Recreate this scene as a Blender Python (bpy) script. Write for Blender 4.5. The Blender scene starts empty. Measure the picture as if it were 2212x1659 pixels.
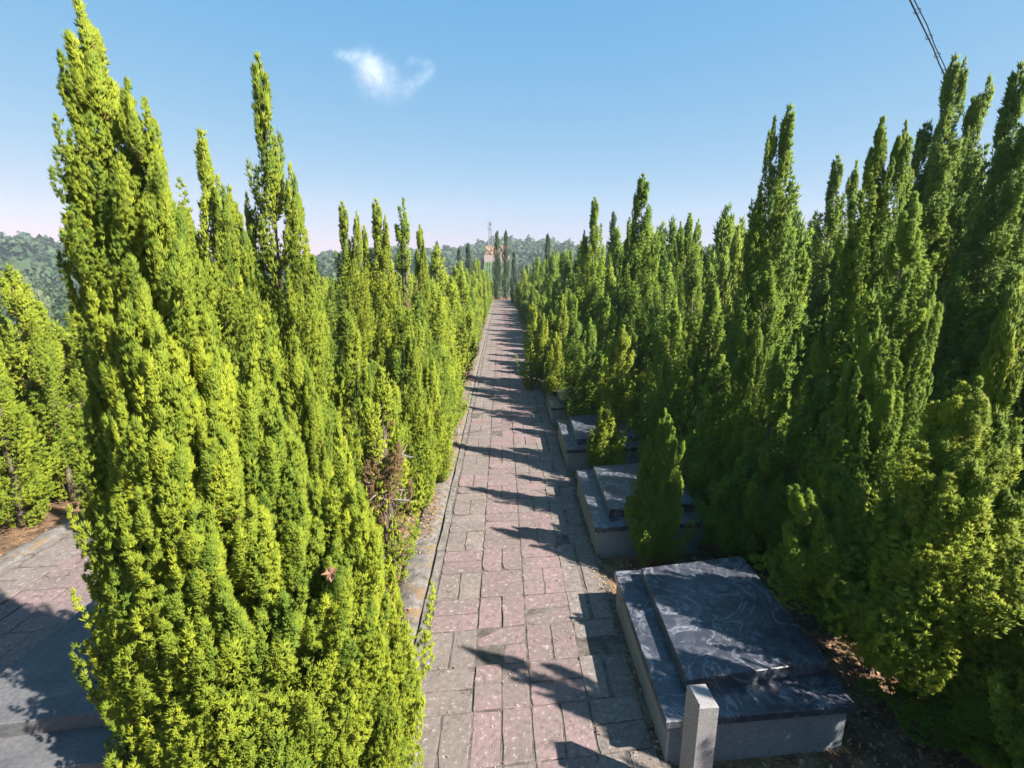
import bpy, math, random
import numpy as np
from mathutils import Vector, Matrix, Euler

random.seed(7)
scene = bpy.context.scene
COL = scene.collection
R = math.radians

# ------------------------------------------------------------------ camera
CAM_H, PITCH, YAW = 3.5, 13.06, 1.13          # metres, degrees down, degrees right of the path
FPX = 1086.0                                   # focal length in pixels of a 2212 px wide picture
cam_data = bpy.data.cameras.new("camera")
cam_data.sensor_width = 36.0
cam_data.lens = 36.0 * FPX / 2212.0
cam_data.clip_start = 0.05
cam_data.clip_end = 12000
cam = bpy.data.objects.new("camera", cam_data)
cam.location = (0, 0, CAM_H)
cam.rotation_euler = (R(90 - PITCH), 0, R(-YAW))
COL.objects.link(cam)
scene.camera = cam
CAM_M = Euler(cam.rotation_euler).to_matrix()

# ------------------------------------------------------------------ sky, sun, exposure
SUN_AZ, SUN_EL = 117.0, 45.0                   # degrees clockwise from the path direction, degrees up
world = bpy.data.worlds.new("World")
scene.world = world
world.use_nodes = True
wn = world.node_tree
bg = wn.nodes["Background"]
sky = wn.nodes.new("ShaderNodeTexSky")
sky.sky_type = 'NISHITA'
sky.sun_disc = False
sky.sun_elevation = R(SUN_EL)
sky.sun_rotation = R(SUN_AZ)
sky.air_density = 1.0
sky.dust_density = 0.4
sky.ozone_density = 4.0
sky.altitude = 100
sp_ = wn.nodes.new("ShaderNodeSeparateColor"); cb_ = wn.nodes.new("ShaderNodeCombineColor")
wn.links.new(sky.outputs[0], sp_.inputs[0])
for i_, (g_, a_) in enumerate(((1.10, 0.60), (0.42, 1.48), (0.13, 2.95))):     # the phone's rendering of the sky: softer contrast towards the horizon
    pw_ = wn.nodes.new("ShaderNodeMath"); pw_.operation = 'POWER'; pw_.inputs[1].default_value = g_
    ml_ = wn.nodes.new("ShaderNodeMath"); ml_.operation = 'MULTIPLY'; ml_.inputs[1].default_value = a_
    wn.links.new(sp_.outputs[i_], pw_.inputs[0]); wn.links.new(pw_.outputs[0], ml_.inputs[0]); wn.links.new(ml_.outputs[0], cb_.inputs[i_])
wn.links.new(cb_.outputs[0], bg.inputs[0])
bg.inputs[1].default_value = 0.08

sun_data = bpy.data.lights.new("sun", 'SUN')
sun_data.energy = 5.0
sun_data.angle = R(0.55)
sun_data.color = (1.0, 0.95, 0.88)
sun = bpy.data.objects.new("sun", sun_data)
sd = Vector((math.sin(R(SUN_AZ)) * math.cos(R(SUN_EL)), math.cos(R(SUN_AZ)) * math.cos(R(SUN_EL)), math.sin(R(SUN_EL))))
sun.rotation_euler = sd.to_track_quat('Z', 'Y').to_euler()
sun.location = sd * 60
COL.objects.link(sun)

scene.view_settings.view_transform = 'Standard'
scene.view_settings.look = 'None'
scene.view_settings.exposure = 1.45
scene.view_settings.gamma = 1.0
scene.view_settings.use_curve_mapping = False
scene.cycles.max_bounces = 6
scene.cycles.diffuse_bounces = 2
scene.cycles.glossy_bounces = 2
scene.cycles.transmission_bounces = 4
scene.cycles.volume_bounces = 1
scene.cycles.transparent_max_bounces = 8

# ------------------------------------------------------------------ helpers
def at_depth(px, py, y):
    """Point of the place seen at pixel (px, py) of the 2212 px photograph, on the plane y metres down the path."""
    d = CAM_M @ Vector(((px - 1106) / FPX, -(py - 829.5) / FPX, -1.0))
    k = y / d.y
    return Vector((d.x * k, y, CAM_H + d.z * k))

def at_height(px, py, z):
    d = CAM_M @ Vector(((px - 1106) / FPX, -(py - 829.5) / FPX, -1.0))
    k = (z - CAM_H) / d.z
    return Vector((d.x * k, d.y * k, z))

def project(p):
    v = CAM_M.transposed() @ (Vector(p) - Vector((0, 0, CAM_H)))
    if v.z > -0.05:
        return None
    return (1106 + FPX * v.x / -v.z, 829.5 - FPX * v.y / -v.z, -v.z)

def link(name, mesh, parent=None, mat=None):
    o = bpy.data.objects.new(name, mesh)
    COL.objects.link(o)
    if parent is not None:
        o.parent = parent
    if mat is not None and mesh is not None and not mesh.materials:
        mesh.materials.append(mat)
    return o

def tag(o, label=None, category=None, group=None, kind=None):
    if label: o["label"] = label
    if category: o["category"] = category
    if group: o["group"] = group
    if kind: o["kind"] = kind
    return o

def empty(name, loc, rz=0.0):
    o = bpy.data.objects.new(name, None)
    o.empty_display_size = 0.2
    o.location = loc
    o.rotation_euler = (0, 0, rz)
    COL.objects.link(o)
    return o

def mesh_np(name, verts, loops, sizes, mat=None, smooth=False, tint=None):
    """Mesh from numpy arrays: verts (n,3), flat loop indices, polygon sizes (int or array)."""
    me = bpy.data.meshes.new(name)
    verts = np.ascontiguousarray(verts, dtype=np.float32)
    loops = np.ascontiguousarray(loops, dtype=np.int32).ravel()
    if np.isscalar(sizes):
        n = len(loops) // sizes
        starts = np.arange(n, dtype=np.int32) * sizes
    else:
        sizes = np.asarray(sizes, dtype=np.int32)
        n = len(sizes)
        starts = np.concatenate([[0], np.cumsum(sizes)[:-1]]).astype(np.int32)
    me.vertices.add(len(verts))
    me.vertices.foreach_set("co", verts.ravel())
    me.loops.add(len(loops))
    me.loops.foreach_set("vertex_index", loops)
    me.polygons.add(n)
    me.polygons.foreach_set("loop_start", starts)
    if smooth:
        me.polygons.foreach_set("use_smooth", np.ones(n, dtype=bool))
    if tint is not None:
        a = me.attributes.new("tint", 'FLOAT', 'POINT')
        a.data.foreach_set("value", np.ascontiguousarray(tint, dtype=np.float32))
    me.update(calc_edges=True)
    if mat: me.materials.append(mat)
    return me

class MB:
    """Collects simple solids, builds one mesh."""
    def __init__(self):
        self.v, self.f = [], []
    def prism(self, pts, z0, z1, bevel=0.0, top_dz=None):
        """Vertical prism over a convex ccw outline, with a chamfered top edge."""
        n = len(pts); b = len(self.v)
        cx = sum(p[0] for p in pts) / n; cy = sum(p[1] for p in pts) / n
        self.v += [(p[0], p[1], z0) for p in pts]
        dz = top_dz or [0.0] * n
        if bevel > 0:
            self.v += [(p[0], p[1], z1 - bevel + dz[i]) for i, p in enumerate(pts)]
            for i, p in enumerate(pts):
                dx, dy = cx - p[0], cy - p[1]
                l = math.hypot(dx, dy) or 1
                self.v.append((p[0] + dx / l * bevel * 1.3, p[1] + dy / l * bevel * 1.3, z1 + dz[i]))
            rings = 3
        else:
            self.v += [(p[0], p[1], z1 + dz[i]) for i, p in enumerate(pts)]
            rings = 2
        for r in range(rings - 1):
            for i in range(n):
                j = (i + 1) % n
                self.f.append((b + r * n + i, b + r * n + j, b + (r + 1) * n + j, b + (r + 1) * n + i))
        self.f.append(tuple(b + (rings - 1) * n + i for i in range(n)))
        self.f.append(tuple(b + i for i in reversed(range(n))))
    def box(self, x0, x1, y0, y1, z0, z1, bevel=0.0):
        self.prism([(x0, y0), (x1, y0), (x1, y1), (x0, y1)], z0, z1, bevel)
    def tube(self, pts, radii, sides=6, cap=True):
        b = len(self.v)
        n = len(pts)
        pts = [Vector(p) for p in pts]
        for i, p in enumerate(pts):
            t = (pts[min(i + 1, n - 1)] - pts[max(i - 1, 0)]).normalized()
            a = Vector((0, 0, 1)) if abs(t.z) < 0.9 else Vector((1, 0, 0))
            u = t.cross(a).normalized(); w = t.cross(u)
            for k in range(sides):
                g = 2 * math.pi * k / sides
                self.v.append(tuple(p + (u * math.cos(g) + w * math.sin(g)) * radii[i]))
        for i in range(n - 1):
            for k in range(sides):
                j = (k + 1) % sides
                self.f.append((b + i * sides + k, b + i * sides + j, b + (i + 1) * sides + j, b + (i + 1) * sides + k))
        if cap:
            self.f.append(tuple(b + (n - 1) * sides + k for k in range(sides)))
            self.f.append(tuple(b + k for k in reversed(range(sides))))
    def mesh(self, name, mat=None, smooth=False):
        me = bpy.data.meshes.new(name)
        me.from_pydata(self.v, [], self.f)
        if smooth:
            me.polygons.foreach_set("use_smooth", np.ones(len(me.polygons), dtype=bool))
        me.update()
        if mat: me.materials.append(mat)
        return me
    def build(self, name, mat=None, parent=None, smooth=False):
        return link(name, self.mesh(name, mat, smooth), parent)

# ------------------------------------------------------------------ materials
def new_mat(name):
    m = bpy.data.materials.new(name)
    m.use_nodes = True
    nt = m.node_tree
    nt.nodes.clear()
    out = nt.nodes.new("ShaderNodeOutputMaterial")
    p = nt.nodes.new("ShaderNodeBsdfPrincipled")
    nt.links.new(p.outputs[0], out.inputs[0])
    return m, nt, p, out

def N(nt, t, **kw):
    n = nt.nodes.new(t)
    for k, v in kw.items():
        setattr(n, k, v)
    return n

def mixc(nt, fac, a, b, blend='MIX'):
    n = nt.nodes.new("ShaderNodeMix")
    n.data_type = 'RGBA'; n.blend_type = blend
    for s, v in ((n.inputs[0], fac), (n.inputs[6], a), (n.inputs[7], b)):
        if hasattr(v, "links"): nt.links.new(v, s)
        elif isinstance(v, (int, float)): s.default_value = v
        else: s.default_value = (*v, 1)
    return n.outputs[2]

def ramp(nt, fac, stops):
    n = nt.nodes.new("ShaderNodeValToRGB")
    while len(n.color_ramp.elements) < len(stops):
        n.color_ramp.elements.new(0.5)
    for e, (pos, c) in zip(n.color_ramp.elements, stops):
        e.position = pos
        e.color = (*c, 1) if not isinstance(c, (int, float)) else (c, c, c, 1)
    nt.links.new(fac, n.inputs[0])
    return n.outputs[0]

def noise(nt, vec, scale, detail=4, rough=0.55, dist=0.0):
    n = nt.nodes.new("ShaderNodeTexNoise")
    n.inputs["Scale"].default_value = scale
    n.inputs["Detail"].default_value = detail
    n.inputs["Roughness"].default_value = rough
    n.inputs["Distortion"].default_value = dist
    nt.links.new(vec, n.inputs["Vector"])
    return n.outputs[0]

def math_n(nt, op, a, b=0.0, clamp=False):
    n = nt.nodes.new("ShaderNodeMath"); n.operation = op; n.use_clamp = clamp
    for s, v in ((n.inputs[0], a), (n.inputs[1], b)):
        if hasattr(v, "links"): nt.links.new(v, s)
        else: s.default_value = v
    return n.outputs[0]

def bump(nt, p, h, strength, dist):
    b = nt.nodes.new("ShaderNodeBump")
    b.inputs["Strength"].default_value = strength
    b.inputs["Distance"].default_value = dist
    nt.links.new(h, b.inputs["Height"])
    nt.links.new(b.outputs[0], p.inputs["Normal"])

def foliage_mat(name, dark, light, brown=(0.16, 0.10, 0.045), trans=0.2, var=0.35):
    """Scale-leaf sprays: colour by spray and by tree; tint > 1 marks a dead brown spray."""
    m, nt, p, out = new_mat(name)
    at = N(nt, "ShaderNodeAttribute"); at.attribute_name = "tint"
    oi = N(nt, "ShaderNodeObjectInfo")
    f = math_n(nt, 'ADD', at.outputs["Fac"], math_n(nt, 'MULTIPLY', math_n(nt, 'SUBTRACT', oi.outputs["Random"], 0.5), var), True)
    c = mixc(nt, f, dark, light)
    dead = math_n(nt, 'GREATER_THAN', at.outputs["Fac"], 1.5)
    c = mixc(nt, dead, c, brown)
    nt.links.new(c, p.inputs["Base Color"])
    p.inputs["Roughness"].default_value = 0.62
    p.inputs["Specular IOR Level"].default_value = 0.25
    tr = N(nt, "ShaderNodeBsdfTranslucent")
    nt.links.new(mixc(nt, 0.5, c, (light[0] * 1.1, light[1] * 1.15, light[2])), tr.inputs["Color"])
    mx = N(nt, "ShaderNodeMixShader"); mx.inputs[0].default_value = trans
    nt.links.new(p.outputs[0], mx.inputs[1]); nt.links.new(tr.outputs[0], mx.inputs[2])
    nt.links.new(mx.outputs[0], out.inputs[0])
    return m

M = {}
M['gold'] = foliage_mat("golden_juniper_foliage", (0.085, 0.145, 0.012), (0.31, 0.345, 0.020))
M['lime'] = foliage_mat("yellow_green_juniper_foliage", (0.066, 0.122, 0.012), (0.268, 0.318, 0.018))
M['green'] = foliage_mat("green_juniper_foliage", (0.048, 0.108, 0.013), (0.24, 0.315, 0.018))
M['cypress'] = foliage_mat("dark_cypress_foliage", (0.022, 0.046, 0.016), (0.046, 0.082, 0.022), trans=0.1)
M['wood'] = foliage_mat("woodland_foliage", (0.038, 0.072, 0.030), (0.088, 0.130, 0.055), trans=0.15, var=0.0)
M['pale'] = foliage_mat("pale_shrub_foliage", (0.11, 0.145, 0.075), (0.21, 0.24, 0.15), trans=0.2)

def bark():
    m, nt, p, out = new_mat("bark")
    g = N(nt, "ShaderNodeNewGeometry")
    n = noise(nt, g.outputs["Position"], 14, 5, 0.6)
    nt.links.new(ramp(nt, n, [(0.3, (0.06, 0.04, 0.028)), (0.7, (0.2, 0.155, 0.12))]), p.inputs["Base Color"])
    p.inputs["Roughness"].default_value = 0.9
    bump(nt, p, n, 0.6, 0.02)
    return m
M['bark'] = bark()

def deadwood():
    m, nt, p, out = new_mat("grey_dead_wood")
    g = N(nt, "ShaderNodeNewGeometry")
    n = noise(nt, g.outputs["Position"], 30, 4)
    nt.links.new(ramp(nt, n, [(0.3, (0.16, 0.13, 0.11)), (0.7, (0.42, 0.38, 0.35))]), p.inputs["Base Color"])
    p.inputs["Roughness"].default_value = 0.9
    return m
M['deadwood'] = deadwood()

def paver_mat(name, c1, c2):
    m, nt, p, out = new_mat(name)
    g = N(nt, "ShaderNodeNewGeometry"); oi = N(nt, "ShaderNodeObjectInfo")
    pos = g.outputs["Position"]
    big = noise(nt, pos, 2.6, 5, 0.6)
    fine = noise(nt, pos, 21, 6, 0.65)
    grit = noise(nt, pos, 90, 3, 0.6)
    c = mixc(nt, oi.outputs["Random"], c1, c2)
    c = mixc(nt, ramp(nt, big, [(0.44, 0.0), (0.62, 0.7)]), c, (0.165, 0.135, 0.118))         # grey weathering
    c = mixc(nt, ramp(nt, fine, [(0.32, 0.75), (0.50, 0.0)]), c, (0.105, 0.086, 0.074))         # dark lichen spots
    c = mixc(nt, ramp(nt, fine, [(0.585, 0.0), (0.65, 0.85)]), c, (0.37, 0.32, 0.285))         # spalled pale mortar
    c = mixc(nt, ramp(nt, grit, [(0.3, 0.35), (0.7, 0.0)]), c, (0.12, 0.10, 0.09))
    ck = math_n(nt, 'ABSOLUTE', math_n(nt, 'SUBTRACT', noise(nt, pos, 1.7, 7, 0.6, 0.5), 0.5))
    c = mixc(nt, ramp(nt, ck, [(0.0, 0.7), (0.003, 0.4), (0.007, 0.0)]), c, (0.06, 0.048, 0.04))       # cracks
    nt.links.new(c, p.inputs["Base Color"])
    p.inputs["Roughness"].default_value = 0.88
    p.inputs["Specular IOR Level"].default_value = 0.25
    h = math_n(nt, 'ADD', math_n(nt, 'MULTIPLY', fine, 0.7), math_n(nt, 'MULTIPLY', grit, 0.3))
    bump(nt, p, h, 0.8, 0.012)
    return m
M['pink'] = paver_mat("pink_paver", (0.250, 0.166, 0.160), (0.195, 0.133, 0.129))
M['tan'] = paver_mat("grey_tan_paver", (0.228, 0.186, 0.160), (0.175, 0.145, 0.126))

def rough_mat(name, a, b, scale, c=None, cs=0.5, bumpd=0.02, rough=0.9):
    m, nt, p, out = new_mat(name)
    g = N(nt, "ShaderNodeNewGeometry")
    pos = g.outputs["Position"]
    n1 = noise(nt, pos, scale, 6, 0.62)
    n2 = noise(nt, pos, scale * 9, 4, 0.6)
    col = ramp(nt, n1, [(0.35, a), (0.65, b)])
    if c is not None:
        n3 = noise(nt, pos, scale * 0.55, 5, 0.6)
        col = mixc(nt, ramp(nt, n3, [(cs, 0.0), (cs + 0.1, 1.0)]), col, c)
    col = mixc(nt, ramp(nt, n2, [(0.35, 0.45), (0.6, 0.0)]), col, tuple(x * 0.5 for x in a))
    nt.links.new(col, p.inputs["Base Color"])
    p.inputs["Roughness"].default_value = rough
    p.inputs["Specular IOR Level"].default_value = 0.2
    bump(nt, p, math_n(nt, 'ADD', n1, math_n(nt, 'MULTIPLY', n2, 0.5)), 0.8, bumpd)
    return m
M['soil'] = rough_mat("soil_with_litter", (0.10, 0.06, 0.036), (0.24, 0.15, 0.085), 6.0, (0.30, 0.18, 0.10), 0.52, 0.03)
M['bed'] = rough_mat("joint_dirt", (0.07, 0.057, 0.048), (0.19, 0.16, 0.137), 9.0)
M['concrete'] = rough_mat("weathered_concrete", (0.11, 0.098, 0.085), (0.27, 0.245, 0.22), 9.0, (0.24, 0.165, 0.095), 0.50, 0.03)
M['kerb'] = rough_mat("kerb_stone", (0.12, 0.105, 0.09), (0.26, 0.235, 0.205), 12.0, None, 0.5, 0.015)
M['earth'] = rough_mat("cut_earth", (0.24, 0.145, 0.065), (0.30, 0.19, 0.09), 0.16, (0.25, 0.15, 0.09), 0.56, 0.3)
M['grass'] = rough_mat("grassy_slope", (0.055, 0.09, 0.025), (0.10, 0.14, 0.045), 0.3, None, 0.5, 0.1)
M['pinkearth'] = rough_mat("bare_reddish_ground", (0.21, 0.145, 0.115), (0.27, 0.185, 0.15), 0.2, None, 0.5, 0.1)
M['hill'] = rough_mat("wooded_hill_ground", (0.045, 0.065, 0.025), (0.09, 0.10, 0.045), 0.12, None, 0.5, 0.2)

def polished(name, dark, vein, cloud):
    m, nt, p, out = new_mat(name)
    g = N(nt, "ShaderNodeNewGeometry")
    pos = g.outputs["Position"]
    w = noise(nt, pos, 1.9, 5, 0.55, 1.2)
    ridge = math_n(nt, 'ABSOLUTE', math_n(nt, 'SUBTRACT', w, 0.5))
    line = ramp(nt, ridge, [(0.0, 1.0), (0.016, 0.0)])
    patch = ramp(nt, noise(nt, pos, 2.4, 4, 0.6), [(0.40, 0.0), (0.62, 1.0)])
    swirl = ramp(nt, noise(nt, pos, 8.0, 7, 0.68, 1.4), [(0.46, 0.0), (0.68, 1.0)])
    c = mixc(nt, math_n(nt, 'MULTIPLY', swirl, math_n(nt, 'ADD', math_n(nt, 'MULTIPLY', patch, 0.75), 0.25)), dark, cloud)
    c = mixc(nt, math_n(nt, 'MULTIPLY', line, 0.6), c, vein)
    speck = ramp(nt, noise(nt, pos, 160, 2), [(0.62, 0.0), (0.7, 0.35)])
    c = mixc(nt, speck, c, cloud)
    nt.links.new(c, p.inputs["Base Color"])
    nt.links.new(ramp(nt, swirl, [(0, 0.28), (1, 0.6)]), p.inputs["Roughness"])
    p.inputs["Specular IOR Level"].default_value = 0.6
    return m
M['slab'] = polished("dark_polished_granite", (0.034, 0.036, 0.048), (0.27, 0.275, 0.295), (0.170, 0.174, 0.195))
M['greyslab'] = rough_mat("grey_granite", (0.095, 0.092, 0.094), (0.14, 0.136, 0.136), 4.0, None, 0.5, 0.003, 0.6)

def granite(name, base, spk):
    m, nt, p, out = new_mat(name)
    g = N(nt, "ShaderNodeNewGeometry")
    pos = g.outputs["Position"]
    n = noise(nt, pos, 130, 3, 0.7)
    n2 = noise(nt, pos, 3, 5)
    c = ramp(nt, n, [(0.34, tuple(x * 0.45 for x in base)), (0.5, base), (0.66, spk)])
    c = mixc(nt, ramp(nt, n2, [(0.45, 0.0), (0.75, 0.5)]), c, tuple(x * 0.6 for x in base))
    nt.links.new(c, p.inputs["Base Color"])
    p.inputs["Roughness"].default_value = 0.75
    bump(nt, p, n, 0.3, 0.004)
    return m
M['granite'] = granite("grey_granite_plinth", (0.22, 0.225, 0.23), (0.34, 0.34, 0.35))
M['post'] = granite("pale_worn_stone", (0.25, 0.232, 0.225), (0.31, 0.29, 0.28))

def plain(name, c, rough=0.5, metal=0.0):
    m, nt, p, out = new_mat(name)
    g = N(nt, "ShaderNodeNewGeometry")
    n = noise(nt, g.outputs["Position"], 6, 3)
    nt.links.new(ramp(nt, n, [(0.3, tuple(x * 0.85 for x in c)), (0.7, tuple(min(1, x * 1.1) for x in c))]), p.inputs["Base Color"])
    p.inputs["Roughness"].default_value = rough; p.inputs["Metallic"].default_value = metal
    return m
M['cable'] = plain("black_cable", (0.035, 0.04, 0.05), 0.45)
M['steel'] = plain("galvanised_steel", (0.24, 0.25, 0.27), 0.5, 0.3)
M['antenna'] = plain("grey_antenna", (0.4, 0.42, 0.45), 0.5)
M['plastic'] = plain("grey_plastic_film", (0.5, 0.48, 0.47), 0.5)

def flakes(name, cols):
    m, nt, p, out = new_mat(name)
    at = N(nt, "ShaderNodeAttribute"); at.attribute_name = "tint"
    nt.links.new(ramp(nt, at.outputs["Fac"], [(i / (len(cols) - 1), c) for i, c in enumerate(cols)]), p.inputs["Base Color"])
    p.inputs["Roughness"].default_value = 0.8
    return m
M['litter'] = flakes("dry_needles_and_leaves", [(0.10, 0.06, 0.03), (0.26, 0.15, 0.07), (0.38, 0.24, 0.12), (0.2, 0.12, 0.07)])
M['chips'] = flakes("stone_chips", [(0.16, 0.13, 0.115), (0.30, 0.25, 0.225), (0.42, 0.37, 0.335)])
M['leaf'] = plain("dry_orange_leaf", (0.26, 0.135, 0.075), 0.8)

# ------------------------------------------------------------------ layout of the cemetery
PERIOD = 5.1                        # one path, one strip of trees
SKEW = 0.10                         # the paving courses run a little aslant
PATH_X0, PATH_X1 = -0.735, 1.18     # the main path
END_Y = 56.0

def smooth(a):
    a = np.clip(a, 0, 1)
    return a * a * (3 - 2 * a)

def terrain(x, y):
    x = np.asarray(x, float); y = np.asarray(y, float)
    ex = np.where(x < -11, (-11 - x) * 2.2, np.where(x > 45, (x - 45) * 1.2, 0))
    ey = np.where(y > 62, y - 62, np.where(y < -25, (-25 - y), 0))
    d = np.hypot(ex, ey)
    z = -8.0 * smooth(d / 60.0)
    rr = np.hypot(x, y)
    z = z + 17.0 * smooth((rr - 150) / 210.0)
    z = z + smooth((rr - 130) / 100) * (3.4 * np.sin(x * 0.021 + 1.3) + 2.4 * np.sin(y * 0.017 + x * 0.008) + 1.8 * np.sin(x * 0.055 + y * .02))
    return z

# the ground, one sheet to beyond the hills
def make_ground():
    xs = np.concatenate([-np.geomspace(510, 22, 34), np.linspace(-20, 50, 36), np.geomspace(54, 510, 32)])
    ys = np.concatenate([-np.geomspace(55, 16, 8), np.linspace(-12, 66, 40), np.geomspace(69, 510, 44)])
    X, Y = np.meshgrid(xs, ys)
    Z = terrain(X, Y) - 0.05
    rng = np.random.default_rng(3)
    near = (np.abs(X) < 55) & (Y > -14) & (Y < 66)
    v = np.stack([X, Y, Z], -1).reshape(-1, 3)
    nx, ny = len(xs), len(ys)
    i = np.arange(nx - 1)[None, :] + nx * np.arange(ny - 1)[:, None]
    f = np.stack([i, i + 1, i + 1 + nx, i + nx], -1).reshape(-1, 4)
    me = mesh_np("ground", v, f, 4, M['soil'], True)
    me.materials.append(M['hill'])
    c = v[f].mean(1)
    far = (np.hypot(c[:, 0], c[:, 1] - 20) > 75) | (c[:, 0] < -24)
    me.polygons.foreach_set("material_index", far.astype(np.int32))
    o = link("ground", me)
    tag(o, kind='structure')
make_ground()

# ------------------------------------------------------------------ paths, pavers, kerbs
def paver_variants(w, l, n_var, mat, seed):
    rng = random.Random(seed)
    out = []
    for k in range(n_var):
        g = 0.0034
        x0, x1, y0, y1 = -w / 2 + g, w / 2 - g, -l / 2 + g, l / 2 - g
        pts = []
        jag = 0.005 if k % 3 else 0.010
        def j(): return rng.uniform(-jag, jag * 0.35)
        for a in (0.03, 0.36, 0.7, 0.97): pts.append((x0 + (x1 - x0) * a, y0 - j() * 0.9))
        for a in (0.4, 0.75): pts.append((x1 + j(), y0 + (y1 - y0) * a))
        for a in (0.97, 0.66, 0.3, 0.03): pts.append((x0 + (x1 - x0) * a, y1 + j()))
        for a in (0.6, 0.3): pts.append((x0 - j(), y0 + (y1 - y0) * a))
        if k % 4 == 2:                       # a broken corner
            c = rng.choice((0, 3, 6, 9))
            px, py = pts[c]
            pts[c] = (px * 0.84, py * 0.86)
        pts = [(px, py + px * SKEW) for px, py in pts]
        mb = MB()
        mb.prism(pts, -0.03, 0.0, 0.005)
        out.append(mb.mesh("paver", mat))
    return out
MOD = 0.4785
PV = {}
for key in ('tan', 'pink'):
    PV[key, 0] = paver_variants(MOD / 2, MOD, 8, M[key], 11)     # lying along the path
    PV[key, 1] = paver_variants(MOD, MOD / 2, 8, M[key], 12)     # lying across

def paved_path(x0, y_from, y_to, n_single, seed):
    rng = random.Random(seed)
    x1 = x0 + 4 * MOD
    mb = MB()
    yy = y_from
    segs = []
    mb.prism([(x0 - 0.02, y_from + x0 * SKEW), (x1 + 0.03, y_from + x1 * SKEW), (x1 + 0.03, y_to), (x0 - 0.02, y_to)], -0.25, -0.009)
    path = mb.build("path", M['bed'])
    tag(path, kind='structure')
    todo = []
    nmod = int((y_to - y_from) / MOD) - 1
    for m in range(nmod):
        for c in range(4):
            key = 'tan' if c in (0, 3) else 'pink'
            if rng.random() < 0.06: key = 'tan' if key == 'pink' else 'pink'
            cx = x0 + (c + 0.5) * MOD
            cy = y_from + (m + 0.5) * MOD
            across = (m + c) % 2
            if rng.random() < 0.12: across = 1 - across
            for h in (-0.25, 0.25):
                dx, dy = (0, h * MOD) if across else (h * MOD, 0)
                px, py = cx + dx, cy + dy
                todo.append((key, across, px - (0.028 if c == 3 else 0.0), py + px * SKEW, 0.88 if c == 3 else 1.0))
    todo.sort(key=lambda t: math.hypot(t[2], t[3]) if t[3] > 1.4 else 99)
    rest_v, rest_f, rest_m, rest_s = [], [], [], []
    base = 0
    for i, (key, across, px, py, wx) in enumerate(todo):
        me = rng.choice(PV[key, across])
        z = rng.gauss(0, 0.005)
        rot = rng.gauss(0, 0.006)
        tilt = (rng.gauss(0, 0.006), rng.gauss(0, 0.006))
        if i < n_single:
            o = link("paver", me, path)
            o.location = (px, py, z)
            o.rotation_euler = (tilt[0], tilt[1], rot)
            o.scale = (wx, 1, 1)
        else:
            rest_m.append((0 if key == 'tan' else 1))
            w, l = (MOD, MOD / 2) if across else (MOD / 2, MOD)
            g = 0.007
            q = [(-w / 2 + g, -l / 2 + g), (w / 2 - g, -l / 2 + g), (w / 2 - g, l / 2 - g), (-w / 2 + g, l / 2 - g)]
            b = len(rest_v)
            rest_v += [(px + a, py + d + a * SKEW, -0.03) for a, d in q] + [(px + a, py + d + a * SKEW, z) for a, d in q]
            rest_f += [(b, b + 1, b + 5, b + 4), (b + 1, b + 2, b + 6, b + 5), (b + 2, b + 3, b + 7, b + 6), (b + 3, b, b + 4, b + 7), (b + 4, b + 5, b + 6, b + 7)]
    if rest_v:
        me = bpy.data.meshes.new("paving")
        me.from_pydata(rest_v, [], rest_f)
        me.materials.append(M['tan']); me.materials.append(M['pink'])
        me.polygons.foreach_set("material_index", np.repeat(rest_m, 5).astype(np.int32))
        me.update()
        o = link("paving", me, path)
        o["kind"] = "stuff"
    return path

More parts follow.
